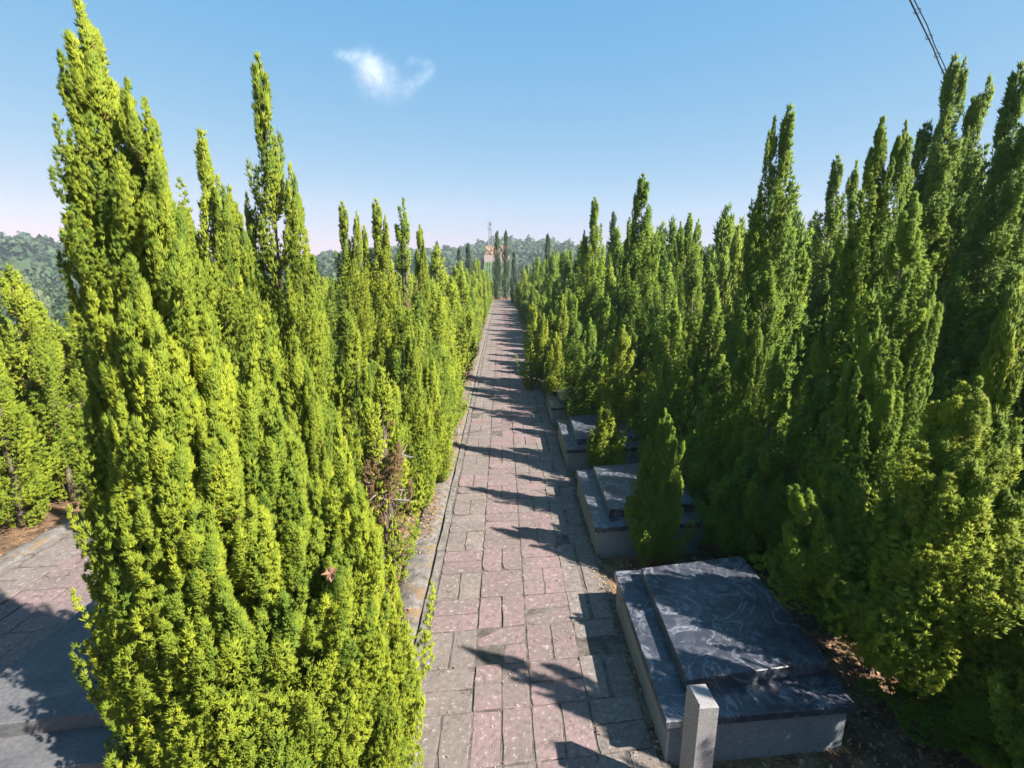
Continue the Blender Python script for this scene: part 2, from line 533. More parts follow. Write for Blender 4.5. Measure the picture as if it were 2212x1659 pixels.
def kerb_and_strip(x_edge, y_from, y_to, n_single, seed):
    """The narrow kerb stones on the left of a path, and the low rounded concrete strip beside them."""
    rng = random.Random(seed)
    bed = MB()
    kx1, kx0 = x_edge - 0.018, x_edge - 0.105
    k = MB()
    k.box(kx0 - 0.02, kx1 + 0.012, y_from, y_to, -0.25, -0.045)
    kerb = k.build("kerb", M['bed'])
    tag(kerb, kind='structure')
    variants = []
    for v in range(4):
        mb = MB()
        pts = [(kx0 - x_edge + rng.uniform(-.004, .004), 0.006), (kx1 - x_edge, 0.004), (kx1 - x_edge + rng.uniform(-.006, .002), 0.3),
               (kx1 - x_edge + rng.uniform(-.005, .002), 0.62), (kx1 - x_edge, 0.944), (kx0 - x_edge, 0.942), (kx0 - x_edge + rng.uniform(-.004, .006), 0.5)]
        mb.prism(pts, -0.2, 0.0, 0.008)
        variants.append(mb.mesh("kerb_stone", M['kerb']))
    y = y_from; i = 0
    while y < y_to - 0.95:
        o = link("kerb_stone", variants[i % 4], kerb)
        o.location = (x_edge + rng.gauss(0, 0.004), y, 0.012 + rng.gauss(0, 0.005))
        o.rotation_euler = (rng.gauss(0, .004), 0, rng.gauss(0, .006))
        y += 0.95; i += 1
    ny = int((y_to - y_from) / 0.16)
    prof = [(-0.46, -0.05), (-0.42, 0.006), (-0.34, 0.024), (-0.24, 0.030), (-0.16, 0.016), (-0.128, -0.004), (-0.124, -0.09)]
    v = []
    ph = rng.uniform(0, 9)
    for a in range(ny + 1):
        yy = y_from + a * (y_to - y_from) / ny
        for q, (dx, dz) in enumerate(prof):
            wob = 0.03 * math.sin(yy * 0.9 + ph) + 0.02 * math.sin(yy * 2.7 + ph * 2)
            v.append((x_edge + dx + (wob if q < 4 else 0) + rng.gauss(0, .004), yy, dz + (rng.gauss(0, .005) if 0 < q < 6 else 0)))
    n = len(prof)
    f = [(a * n + q, a * n + q + 1, (a + 1) * n + q + 1, (a + 1) * n + q) for a in range(ny) for q in range(n - 1)]
    me = bpy.data.meshes.new("concrete_edging")
    me.from_pydata(v, [], [tuple(reversed(x)) for x in f]); me.update()
    me.polygons.foreach_set("use_smooth", np.ones(len(me.polygons), dtype=bool))
    me.materials.append(M['concrete'])
    o = link("concrete_edging", me)
    tag(o, kind='structure')

paved_path(PATH_X0, 1.0, END_Y, 300, 1)
paved_path(PATH_X0 - PERIOD, 1.5, 40.0, 120, 2)
paved_path(PATH_X0 + PERIOD, -2.0, 40.0, 100, 3)
kerb_and_strip(PATH_X0, 1.0, END_Y, 60, 4)
kerb_and_strip(PATH_X0 - PERIOD, 1.0, 40, 40, 5)
kerb_and_strip(PATH_X0 + PERIOD, -2.0, 40, 40, 6)

# ------------------------------------------------------------------ gravestones
def tomb(x, y, label, mats=('granite', 'slab', 'slab'), group="gravestones along the paths"):
    """Two-tier flat grave: rough plinth, a wide slab, a smaller slab towards the back."""
    t = empty("gravestone", (x, y, 0))
    def P(q): return [(a, b + a * SKEW * 0.75) for a, b in q]
    mb = MB()
    mb.prism(P([(0.035, 0.04), (1.40, 0.04), (1.40, 1.76), (0.05, 1.76)]), -0.2, 0.328, 0.006)
    mb.build("plinth", M[mats[0]], t)
    mb = MB()
    mb.prism(P([(0, 0), (1.435, 0), (1.445, 1.80), (0.03, 1.80)]), 0.330, 0.392, 0.007)
    mb.build("lower_slab", M[mats[1]], t)
    mb = MB()
    mb.prism(P([(0.225, 0.235), (1.395, 0.30), (1.405, 1.775), (0.27, 1.66)]), 0.394, 0.505, 0.008)
    mb.build("upper_slab", M[mats[2]], t)
    tag(t, label, "gravestone", group)
    return t
TOMB_DY = 2.70
tomb_spots = []
t1 = at_height(1430, 1560, 0.39)
TX, TY = t1.x, t1.y
tlabels = ["large dark polished gravestone with pale swirls, behind the short stone post",
           "dark two-tier gravestone half hidden by a small conical juniper, second along the path",
           "low grey gravestone, third along the right edge of the path",
           "small distant grey gravestone, fourth and last one showing beside the path"]
for i in range(4):
    tomb(TX + 0.03 - 0.012 * i, TY + TOMB_DY * i, tlabels[i])
    tomb_spots.append((TX, TY + TOMB_DY * i))
lt = at_height(0, 1480, 0.39)
LX, LY = lt.x - 0.12, 2.55
tomb(LX, LY + 0.0, "pale sunlit grey gravestone at the foot of the leaning golden juniper", ('granite', 'greyslab', 'greyslab'))
tomb_spots.append((LX, LY))

# the short square post in front of the first gravestone
pc = at_height(1518, 1500, 0.9)
post = empty("stone_post", (pc.x, pc.y, 0), R(4))
mb = MB()
mb.prism([(-0.062, -0.09), (0.062, -0.09), (0.062, 0.09), (-0.062, 0.09)], -0.2, 0.9, 0.012)
mb.build("shaft", M['post'], post)
tag(post, "short square pale stone post with a sunlit face, in front of the largest gravestone", "post")

# ------------------------------------------------------------------ junipers
def fingers(org, direc, plane, rng, nf, flen, fthick, spread=0.95, tint=None, dead=None):
    """Sprays -> fans of stubby tapered tips, three faces each. org/direc/plane (n,3). Returns verts, tri loops, tint."""
    n = len(org)
    ang = np.linspace(-1, 1, nf)[None, :] * spread + rng.normal(0, 0.16, (n, nf))
    d = direc[:, None, :]; q = plane[:, None, :]
    w = np.cross(direc, plane)[:, None, :]
    tilt = rng.normal(0, 0.42, (n, nf))
    fd = d * np.cos(ang)[..., None] + q * np.sin(ang)[..., None] + w * tilt[..., None]
    fd /= np.linalg.norm(fd, axis=-1, keepdims=True)
    L = flen * (1 - 0.30 * np.abs(ang)) * rng.uniform(0.55, 1.25, (n, nf))
    up = np.array([0, 0, 1.0])
    s = np.cross(fd, up[None, None, :] + rng.normal(0, 0.25, (n, nf, 3)))
    s /= np.linalg.norm(s, axis=-1, keepdims=True) + 1e-9
    u = np.cross(s, fd)
    pm = org[:, None, :] + fd * (L * 0.42)[..., None]
    tip = org[:, None, :] + fd * L[..., None] + up * (L * 0.20)[..., None]
    th = (fthick * rng.uniform(0.75, 1.25, (n, nf)))[..., None]
    a = pm + s * th; b = pm - s * th * 0.5 + u * th * 0.87; c = pm - s * th * 0.5 - u * th * 0.87
    V = np.stack([a, b, c, tip], 2).reshape(-1, 3)
    k = (np.arange(n * nf) * 4)[:, None]
    F = k + np.array([[3, 0, 1, 3, 1, 2, 3, 2, 0]])
    t0 = (tint[:, None] + rng.normal(0, 0.08, (n, nf)))
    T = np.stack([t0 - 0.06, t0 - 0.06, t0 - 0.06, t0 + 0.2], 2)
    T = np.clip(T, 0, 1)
    if dead is not None:
        T[dead] = 2.0
    return V, F.reshape(-1), T.reshape(-1)

def plume_axes(spires, rng, dens, plen, prad, taper=0.92):
    """Flame-shaped plumes over one or more spires (x, y, z0, z1, r, tipx, tipy)."""
    P0, P1, P2, RAD, OUT = [], [], [], [], []
    for (x, y, z0, z1, r, tx, ty) in spires:
        h = z1 - z0
        n = max(6, int(dens * (h * r * 3.2 + 0.25) * (1.5 if h < 1.6 else 1.0)))
        u = rng.uniform(0, 1, n * 5)
        ph = rng.uniform(0, 6.28)
        env = lambda t: r * (np.minimum(1, (t + 0.07) / 0.2)) ** 0.6 * 1.10 * (1 - t) ** taper * (1 + 0.15 * np.sin(t * 19 + ph))
        keep = rng.uniform(0, 1, n * 5) < (env(u) / r + 0.06)
        t = np.concatenate([u[keep][:n], [0.86, 0.90, 0.94]])
        n = len(t)
        phi = np.arange(n) * 2.39996 + rng.normal(0, 0.5, n)
        lob = 1 + 0.20 * np.sin(phi * 3 + t * 9 + ph) + 0.12 * np.sin(phi * 5 - t * 14)
        e = env(np.clip(t, 0, 0.97)) * rng.uniform(0.62, 1.12, n) * lob
        e = np.minimum(e, env(np.clip(t, 0, 0.97)) * 1.18)
        L = plen * rng.uniform(0.6, 1.4, n) * np.clip(0.5 + 0.7 * (1 - t), 0.45, 1.0)
        L = np.minimum(L, h * 0.45)
        rad = prad * rng.uniform(0.7, 1.35, n) * np.clip(0.30 + 0.95 * (1 - t), 0.3, 1.0)
        rad = np.minimum(rad, r * 0.45)
        flame = (rng.uniform(0, 1, n) < 0.20) & (t < 0.8)         # longer shoots that stand clear of the crown
        L = np.where(flame, L * 1.55, L); rad = np.where(flame, rad * 1.05, rad); e = np.where(flame, e * 1.10, e)
        ax = x + (tx - x) * t; ay = y + (ty - y) * t
        z = z0 + h * t
        cx, sx = np.cos(phi), np.sin(phi)
        top = np.minimum(z + L * 0.55, z1 - rng.uniform(0.03, 0.13, n) * min(h, 2.6))
        z = np.minimum(z, top - L * 0.35)
        swirl = 0.3
        m = min(h, 2.6)
        # the thin leading shoot, with two short ones beside it
        P0.append(np.array([[tx, ty, z1 - 0.22 * m - 0.1], [tx, ty, z1 - 0.20 * m - 0.15], [tx, ty, z1 - 0.18 * m - 0.2]]))
        P1.append(np.array([[tx, ty, z1 - 0.15], [tx + 0.05, ty + .02, z1 - 0.22], [tx - 0.05, ty - .03, z1 - 0.28]]))
        P2.append(np.array([[tx, ty, z1], [tx + 0.05, ty + .03, z1 - 0.10], [tx - 0.055, ty - .03, z1 - 0.17]]))
        RAD.append(np.array([0.034, 0.034, 0.034])); OUT.append(np.array([[1, 0, 0], [1, .5, 0], [-1, -.5, 0]]) * 1.0)
        P0.append(np.stack([ax + e * 0.22 * cx, ay + e * 0.22 * sx, z - L * 0.45], -1))
        P1.append(np.stack([ax + e * 0.85 * cx, ay + e * 0.85 * sx, z - L * 0.22], -1))
        out = np.where(flame, 1.16, 1.04)
        P2.append(np.stack([ax + e * out * cx - e * swirl * sx, ay + e * out * sx + e * swirl * cx, top], -1))
        RAD.append(rad)
        OUT.append(np.stack([cx, sx, np.zeros(n)], -1))
    return [np.concatenate(a) for a in (P0, P1, P2, RAD, OUT)]

def crown(name, spires, seed, dens=16, plen=0.6, prad=0.11, sprays=26, nf=9, flen=0.085, fthick=0.0085, dead=0.0, thin=0.0, mat=None, taper=0.92):
    rng = np.random.default_rng(seed)
    P0, P1, P2, RAD, OUT = plume_axes(spires, rng, dens, plen, prad, taper)
    if thin > 0:
        k = rng.uniform(0, 1, len(P0)) > thin
        P0, P1, P2, RAD, OUT = P0[k], P1[k], P2[k], RAD[k], OUT[k]
    n = len(P0)
    s = ((np.arange(sprays)[None, :] + rng.uniform(0, 1, (n, sprays))) / sprays) ** 0.8
    s3 = s[..., None]
    ax = P0[:, None] * (1 - s3) ** 2 + 2 * P1[:, None] * s3 * (1 - s3) + P2[:, None] * s3 ** 2
    tg = 2 * (P1 - P0)[:, None] * (1 - s3) + 2 * (P2 - P1)[:, None] * s3
    tg /= np.linalg.norm(tg, axis=-1, keepdims=True) + 1e-9
    psi = np.arange(sprays)[None, :] * 2.4 + rng.uniform(0, 6.28, (n, 1)) + rng.normal(0, 0.4, (n, sprays))
    ref = OUT[:, None, :] + 0.01
    u = np.cross(tg, ref); u /= np.linalg.norm(u, axis=-1, keepdims=True) + 1e-9
    v = np.cross(u, tg)
    nrm = -u * np.sin(psi)[..., None] + v * np.cos(psi)[..., None]
    face = (nrm * OUT[:, None, :]).sum(-1)              # favour the outward half of each plume
    nrm = np.where((face < -0.35)[..., None], -nrm, nrm)
    rho = RAD[:, None] * (1.58 * np.clip(s, 0, 1) ** 0.65 * np.clip(1 - s, 0, 1) ** 0.6 + 0.03) * rng.uniform(0.75, 1.12, s.shape)
    org = ax + nrm * (rho * 0.85)[..., None]
    d = tg * 0.8 + nrm * (0.85 * (1 - s * 0.7))[..., None] + np.array([0, 0, 0.3])
    d += rng.normal(0, 0.2, d.shape)
    d /= np.linalg.norm(d, axis=-1, keepdims=True)
    pl = np.cross(d, nrm + rng.normal(0, 0.8, nrm.shape)); pl /= np.linalg.norm(pl, axis=-1, keepdims=True) + 1e-9
    org = org.reshape(-1, 3); d = d.reshape(-1, 3); pl = pl.reshape(-1, 3)
    pt = rng.uniform(0.15, 0.70, (n, 1))                 # a plume has its own shade of green
    tint = (pt + rng.normal(0, 0.13, (n, sprays))).reshape(-1)
    dd = None
    if dead > 0:                                         # dead inner sprays, mostly low on a plume and low on the tree
        zt = P1[:, 2:3] / max(sp[3] for sp in spires)
        low = np.clip(1.25 - 1.6 * np.abs(zt - 0.3), 0, 1)
        dd = (s < 0.38) & (rng.uniform(0, 1, (n, sprays)) < dead * low)
        if dead > 0.3:
            dd |= (rng.uniform(0, 1, (n, 1)) < dead * low * (zt < 0.62))
        dd = dd.reshape(-1)
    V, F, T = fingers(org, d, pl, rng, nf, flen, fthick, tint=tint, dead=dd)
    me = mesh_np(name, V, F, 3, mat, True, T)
    return me, (P0, P1, P2)

def trunk_mesh(spires, axes, seed, limbs=40, rad=0.05):
    rng = random.Random(seed)
    mb = MB()
    for k, (x, y, z0, z1, r, tx, ty) in enumerate(spires):
        pts, rr = [], []
        b = -0.15 if k == 0 else 0.2
        bx, by = (x, y) if k == 0 else (x * 0.5, y * 0.5)
        for i in range(7):
            t = i / 6
            wob = 0.03 * math.sin(5 * t + seed)
            pts.append((bx + (tx - bx) * t + wob * (1 - t), by + (ty - by) * t + wob * 0.7 * (1 - t), b + (z1 - 0.25 - b) * t))
            rr.append((rad if k == 0 else rad * 0.55) * (1 - 0.95 * t) + 0.003)
        mb.tube(pts, rr, 6)
    P0, P1, P2 = axes
    idx = list(range(len(P0))); rng.shuffle(idx)
    for i in idx[:limbs]:
        a, b, c = P0[i], P1[i], P2[i]
        s = spires[0]
        a0 = (a[0] * 0.15 + s[0] * 0.85, a[1] * 0.15 + s[1] * 0.85, max(0.12, a[2] - 0.25))
        mb.tube([a0, tuple(a), tuple(0.5 * (b + a)), tuple(0.25 * a + 0.5 * b + 0.25 * c)], [0.014, 0.010, 0.007, 0.003], 4, False)
    return mb.mesh("trunk", M['bark'], True)

def paint(o, mat):
    """The object's own material, so that trees of different colour can share one mesh."""
    if not o.data.materials:
        o.data.materials.append(None)
    o.material_slots[0].link = 'OBJECT'
    o.material_slots[0].material = M[mat]
    return o

def tree_object(name, crown_me, trunk_me, loc, rz=0.0, sc=(1, 1, 1), mat=None):
    t = empty(name, loc, rz)
    t.scale = sc
    c = link("crown", crown_me, t)
    if mat: paint(c, mat)
    link("trunk", trunk_me, t)
    return t

# single spires, shared by the trees that stand out; (mesh, trunk, height, radius)
LOD_HI = dict(dens=20, plen=0.48, prad=0.15, sprays=74, nf=17, flen=0.036, fthick=0.0042)
LOD_MID = dict(dens=19, plen=0.50, prad=0.135, sprays=30, nf=8, flen=0.064, fthick=0.0082)
LOD_LOW = dict(dens=15, plen=0.6, prad=0.13, sprays=14, nf=5, flen=0.125, fthick=0.0165)
SPIRES = {0: [], 1: []}
def spire_set(lod, specs, L, dead):
    for i, (h, r) in enumerate(specs):
        sp = [(0, 0, 0.0, h, r, 0, 0)]
        me, ax = crown("crown", sp, 40 + 17 * lod + i, dead=dead, **L)
        SPIRES[lod].append((me, trunk_mesh(sp, ax, 60 + i, 30 if lod == 0 else 12, 0.022 + 0.008 * h), h, r))
spire_set(0, [(4.4, 0.50), (2.3, 0.46), (1.5, 0.36)], LOD_HI, 0.11)
spire_set(1, [(4.6, 0.50), (2.8, 0.48), (2.6, 0.43), (1.5, 0.34)], LOD_MID, 0.10)
_pick = random.Random(99)
def spire_for(lod, h):
    c = sorted(SPIRES[lod], key=lambda q: abs(math.log(q[2] / h)))
    best = [q for q in c if abs(math.log(q[2] / h)) < abs(math.log(c[0][2] / h)) + 0.16]
    return _pick.choice(best)

TREES = []          # (x, y, r) of everything planted, to keep the rows apart

def hero(px, py, y, r, label, mat='green', subs=(), z0=0.12, seed=0, lod=1, group="junipers planted in rows", dead=0.0, thin=0.0, base=None, cat="tree", name="juniper_tree", own=False):
    """A tree that stands out: its tip is seen at pixel (px, py), y metres down the path; further spires by their own tips."""
    tip = at_depth(px, py, y)
    bx = tip.x if base is None else base
    h = tip.z
    sp = [(0, 0, z0, h, r, tip.x - bx, 0.0)]
    for (sx, sy, dy, sr, f) in subs:            # pixel of the tip, depth offset, radius, share of the height where it starts
        q = at_depth(sx, sy, y + dy)
        ox, oy = q.x - bx, q.y - y
        sp.append((ox * 0.6, oy * 0.6, z0 + (q.z - z0) * f, q.z, sr, ox, oy))
    t = empty(name, (bx, y, 0))
    if thin > 0 or dead > 0.2 or own:
        me, ax = crown("crown", sp, seed + 100, dead=dead, thin=thin, **(LOD_HI if lod == 0 else LOD_MID))
        paint(link("crown", me, t), mat)
        link("trunk", trunk_mesh(sp, ax, seed, 40, 0.035 + 0.012 * h), t)
    else:
        for k, (x, yy, a, b, rr, tx, ty) in enumerate(sp):
            me, tm, ph, pr = spire_for(lod, b - a)
            v = Vector((tx - x, ty - yy, b - a))
            q = v.to_track_quat('Z', 'Y').to_euler()
            rz = _pick.uniform(0, 6.28)
            rot = (v.to_track_quat('Z', 'Y') @ Euler((0, 0, rz)).to_quaternion()).to_euler()
            w = rr / pr
            c = paint(link("crown", me, t), mat)
            c.location = (x, yy, a); c.rotation_euler = rot; c.scale = (w, w, v.length / ph)
            if k == 0:
                c = link("trunk", tm, t)
                tw = 0.3 if len(sp) > 15 else 0.7
                c.location = (0, 0, 0); c.scale = (tw, tw, b / ph)
                c.rotation_euler = Vector((tx, ty, b)).to_track_quat('Z', 'Y').to_euler()
    tag(t, label, cat, group)
    TREES.append((bx, y, r * 0.8))
    return t

exec_heroes = True
# left of the path
hero(165, 8, 3.0, 0.54, "huge golden-green juniper with a tall leaning top, largest tree left of the path", 'gold',
     [(150, 100, -0.05, 0.22, 0.72), (276, 178, -0.1, 0.22, 0.70), (342, 362, -0.2, 0.36, 0.35), (160, 322, 0.12, 0.24, 0.62), (222, 300, .05, .34, .5), (262, 400, -.1, .38, .3), (330, 490, -.1, .42, .25),
      (196, 480, 0.0, .30, .35), (285, 565, -.3, .42, .15), (395, 560, -.05, .42, .1), (236, 690, -.3, .36, .12), (335, 690, -.4, .44, .08), (450, 690, -.25, .44, .05), (540, 770, -.15, .44, .03), (262, 880, -.45, .36, .06),
      (352, 890, -.5, .44, .03), (462, 880, -.45, .44, .02), (600, 890, -.25, .44, .02), (300, 1060, -.55, .34, .03), (420, 1100, -.65, .42, .02), (540, 1080, -.55, .44, .02), (650, 1080, -.45, .42, .02),
      (480, 1290, -.72, .38, .02), (610, 1290, -.62, .4, .02), (350, 1270, -.68, .34, .02), (270, 1240, -.5, .3, .02), (730, 1250, -.5, .38, .02), (190, 800, -.05, .34, .06), (200, 1010, -.25, .32, .04), (215, 1150, -.35, .3, .03)],
     seed=1, lod=0, base=at_height(500, 1690, 0).x)
hero(435, 288, 5.0, 0.46, "slim golden juniper standing between the huge leaning one and the tall narrow column", 'gold', [(470, 385, -0.1, 0.28, 0.4), (405, 455, -0.1, 0.26, 0.3)], seed=2)
hero(558, 122, 5.7, 0.44, "very tall narrow juniper column, second tallest left of the path", 'gold', [(627, 360, -0.1, 0.3, 0.3), (532, 425, 0.1, 0.25, 0.35)], seed=3)
hero(497, 408, 5.5, 0.36, "short-pointed juniper touching the tall narrow column on its left side", 'gold', [(520, 470, -.1, .25, .2)], seed=4)
hero(665, 532, 6.6, 0.4, "rounded golden juniper right beside the tall narrow column, lower than it", 'gold', [(640, 600, -.1, .25, .2)], seed=5)
hero(740, 438, 9.2, 0.42, "juniper with a forked twin tip showing above the hills", 'gold', [(770, 458, -0.1, 0.22, 0.45)], seed=6, lod=1)
hero(787, 490, 10.2, 0.33, "thin pointed juniper between the forked one and the hook-tipped one", 'gold', [], seed=7, lod=1)
hero(813, 432, 9.8, 0.5, "juniper with a dark hooked tip rising above the left rows", 'gold', [(832, 468, -.1, .25, .4)], seed=8, lod=1)
hero(870, 430, 10.6, 0.5, "sparse half-dead juniper with a see-through top and brown inner branches", 'green', [(862, 470, .1, .28, .35)], seed=9, lod=1, thin=0.42, dead=0.5)
hero(906, 488, 12.4, 0.42, "slim juniper with a thin spike just right of the half-dead sparse one", 'gold', [(915, 520, -.1, .2, .3)], seed=10, lod=1)
# front row left, near
for i, (px, py, y, r, lab) in enumerate([
        (735, 985, 2.75, 0.46, "bushy golden juniper at the bottom edge leaning over the concrete edging"),
        (600, 935, 3.35, 0.42, "flame-shaped juniper in front of the huge leaning tree, nearest the path"),
        (640, 735, 3.9, 0.42, "upright golden juniper in the path-side row, behind the flame-shaped one"),
        (700, 845, 4.4, 0.38, "shorter juniper in the path-side row just before the dead grey twigs"),
        (760, 700, 5.9, 0.38, "dense juniper just past the dead grey twigs in the path-side row"),
        (862, 640, 7.0, 0.40, "tall path-side juniper with a bare dark cleft below it"),
        (560, 690, 4.5, 0.42, "full golden juniper standing below the short-pointed one"),
        (905, 700, 7.9, 0.36, "path-side juniper with a shadow reaching its foot across the edging")]):
    hero(px, py, y, r, lab, 'gold', [(px + 30, py + 80, -.1, r * .65, .12), (px - 38, py + 95, .1, r * .7, .12), (px - 10, py + 190, -.22, r * .75, .05), (px + 60, py + 240, -.14, r * .6, .03)], seed=20 + i, lod=0 if y < 4 else 1, dead=0.06)
gap = hero(822, 800, 5.15, 0.36, "gappy juniper showing its bare trunk and dead grey twigs beside the path", 'gold', [(800, 860, -.1, .2, .5)], seed=31, thin=0.45, dead=0.35)
mb = MB(); rg = random.Random(5)
for k in range(60):
    a = rg.uniform(0, 6.28); z = rg.uniform(0.1, 1.5); l = rg.uniform(0.15, 0.42)
    p = Vector((0, 0, z)); q = p + Vector((math.cos(a) * l, math.sin(a) * l, rg.uniform(0.0, 0.2)))
    mb.tube([p, p.lerp(q, .5) + Vector((0, 0, rg.uniform(-.03, .05))), q], [.011, .007, .002], 4, False)
    q2 = p.lerp(q, .6) + Vector((rg.gauss(0, .08), rg.gauss(0, .08), rg.uniform(0, .12)))
    mb.tube([p.lerp(q, .5), q2], [.005, .0015], 3, False)
mb.build("dead_twigs", M['deadwood'], gap)

# right of the path
hero(2083, 832, 3.40, 0.60, "broad sunlit yellow-green juniper with twin tips beside the largest gravestone's far side", 'gold', [(2116, 820, -.05, .42, .2), (2160, 900, .0, .44, .1), (2040, 960, -.1, .42, .1), (2100, 1000, -.28, .46, .05), (2170, 1060, -.2, .42, .05), (2010, 1130, -.25, .36, .05)], seed=40, lod=0, z0=0.5)
hero(1738, 878, 5.15, 0.56, "conical juniper with a sunlit tip growing behind the largest gravestone", 'green', [(1800, 985, -.2, .4, .1), (1660, 960, .1, .35, .1)], seed=41, lod=0)
hero(1436, 885, 5.46, 0.34, "small conical juniper with a double tip standing in front of the second gravestone", 'green', [(1408, 935, .1, .24, .1), (1447, 900, -.03, .16, .4), (1428, 1010, -.08, .22, .03)], seed=42, lod=0)
hero(1313, 868, 7.95, 0.3, "little juniper bush behind the second gravestone, lit yellow-green", 'gold', [(1300, 880, .05, .18, .2), (1335, 930, .0, .2, .1)], seed=43, lod=1, dead=0.15)
hero(1662, 566, 6.5, 0.52, "medium juniper with a bright slender sunlit point over a dark body", 'green', [(1640, 690, -.15, .3, .2)], seed=44, lod=0)
hero(1682, 752, 5.95, 0.36, "short dark juniper in front of the bright-pointed one", 'green', [], seed=45)
hero(1806, 725, 5.75, 0.5, "dark juniper with a sunlit strip on its right side beyond the gravestones", 'green', [(1850, 840, -.2, .32, .15)], seed=46, lod=0, z0=.35)
hero(1735, 548, 7.6, 0.5, "juniper behind the bright-pointed one, sunlit along one edge", 'green', [], seed=47)
hero(1706, 233, 7.2, 0.58, "tall twin-topped juniper standing highest in the middle of the right rows", 'green', [(1672, 258, .05, .3, .5), (1640, 405, .1, .3, .3)], seed=48)
hero(1457, 652, 8.1, 0.46, "conical juniper with a clean point halfway back, right of the path", 'green', [(1440, 770, -.2, .25, .2)], seed=49)
hero(1348, 705, 9.6, 0.46, "bushy juniper behind the third gravestone with tan inner twigs", 'gold', [(1320, 740, .1, .28, .2)], seed=50, dead=0.1)
hero(1276, 690, 10.6, 0.42, "slim juniper at the path edge near the fourth gravestone", 'green', [(1240, 640, .6, .35, .2)], seed=51)
hero(1908, 258, 5.4, 0.52, "juniper with two thin feathery spikes, left of the tallest dark tree", 'green', [(1957, 264, -.05, .3, .55), (1880, 420, .1, .3, .3)], seed=52, lod=0)
hero(1812, 338, 10.4, 0.6, "dark spiky juniper seen between taller ones, with a bent needle tip", 'green', [(1850, 350, .1, .35, .4)], seed=53)
hero(2062, 126, 8.2, 0.62, "big dark multi-topped juniper that the overhead cable passes behind", 'green', [(2085, 130, -.05, .3, .6), (2136, 172, -.1, .42, .4), (2106, 215, .02, .42, .3), (2000, 270, .1, .5, .2), (2040, 320, -.6, .6, .1), (2110, 330, -.5, .55, .1), (1975, 420, -.4, .5, .05)], seed=54)
hero(2209, 140, 6.9, 0.6, "tall dark juniper cut off at the very edge of the picture", 'green', [(2180, 300, -.3, .5, .2), (2225, 260, -.4, .5, .2)], seed=55)
hero(1286, 428, 14.2, 0.62, "spire-topped juniper on the right of the path, darker at its tip", 'green', [(1262, 500, .1, .3, .3)], seed=56)
hero(1391, 378, 12.3, 0.7, "broad juniper with a split feathery top, tallest near the middle of the right side", 'green', [(1372, 420, .1, .25, .6), (1360, 480, -.1, .35, .4), (1420, 500, -.2, .35, .4)], seed=57)
hero(1490, 462, 14.5, 0.7, "full bushy juniper with several small tips right of the split-topped one", 'green', [(1470, 480, -.1, .35, .4), (1510, 475, .1, .35, .4)], seed=58)
hero(1150, 655, 14.6, 0.42, "low sunlit juniper hugging the right path edge with twin points", 'gold', [(1175, 680, -.3, .32, .2)], seed=59)
hero(1215, 640, 12.6, 0.42, "low juniper right of the path with a tan lower side", 'gold', [(1200, 720, -.2, .3, .2)], seed=60, dead=.15)
# the trunk showing behind the gravestone
tr = hero(1790, 1010, 3.75, 0.42, "shaded juniper with a bare dark trunk showing, beside the largest gravestone", 'green', [(1720, 1050, -.1, .3, .2)], seed=61, lod=0, z0=0.45, base=at_height(1880, 1440, 0).x)

hero(1560, 770, 7.0, 0.5, "dark juniper filling the gap right behind the second gravestone", 'green', [(1540, 860, -.2, .35, .1), (1590, 850, -.3, .35, .1)], seed=62)
hero(1610, 985, 5.75, 0.44, "low spreading juniper leaning towards the second gravestone, all in shade", 'green', [(1570, 1030, -.15, .34, .05)], seed=63)
hero(1960, 880, 4.5, 0.55, "dark juniper in the shade between the twin-tipped broad one and the sunlit-strip one", 'green', [(1900, 950, -.1, .4, .1), (2010, 980, -.2, .4, .1)], seed=64, lod=0)
hero(1885, 640, 4.9, 0.55, "bushy dark juniper below the two thin feathery spikes", 'green', [(1850, 760, -.2, .4, .1)], seed=65)
hero(2140, 1420, 2.95, 0.42, "low shaded juniper bush in the bottom right corner near the litter", 'green', [(2080, 1480, .1, .34, .1), (2200, 1430, -.1, .34, .1)], seed=66, lod=0)
hero(2205, 600, 4.3, 0.36, "olive juniper at the right margin above the broad twin-tipped one", 'gold', [(2190, 720, -.1, .25, .1)], seed=67)

# ---- shared bushes for the rows
def proto_set(n, seed, L, dead, limbs):
    out = []
    rng = random.Random(seed)
    for k in range(n):
        h = 3.0
        r = rng.uniform(0.42, 0.54)
        sp = [(0, 0, 0.12, h, r, rng.uniform(-.1, .1), rng.uniform(-.1, .1))]
        for j in range(rng.choice((1, 2, 2, 3))):
            a = rng.uniform(0, 6.28); q = r * rng.uniform(0.55, 0.85); zt = h * rng.uniform(0.5, 0.88)
            sp.append((q * math.cos(a) * .7, q * math.sin(a) * .7, h * 0.12, zt, r * rng.uniform(.45, .65), q * math.cos(a), q * math.sin(a)))
        me, ax = crown("crown", sp, seed * 31 + k, dead=dead, **L)
        out.append((me, trunk_mesh(sp, ax, seed + k, limbs, 0.06)))
    return out
PR = {1: proto_set(4, 201, LOD_MID, 0.12, 14), 2: proto_set(5, 203, LOD_LOW, 0.03, 4)}

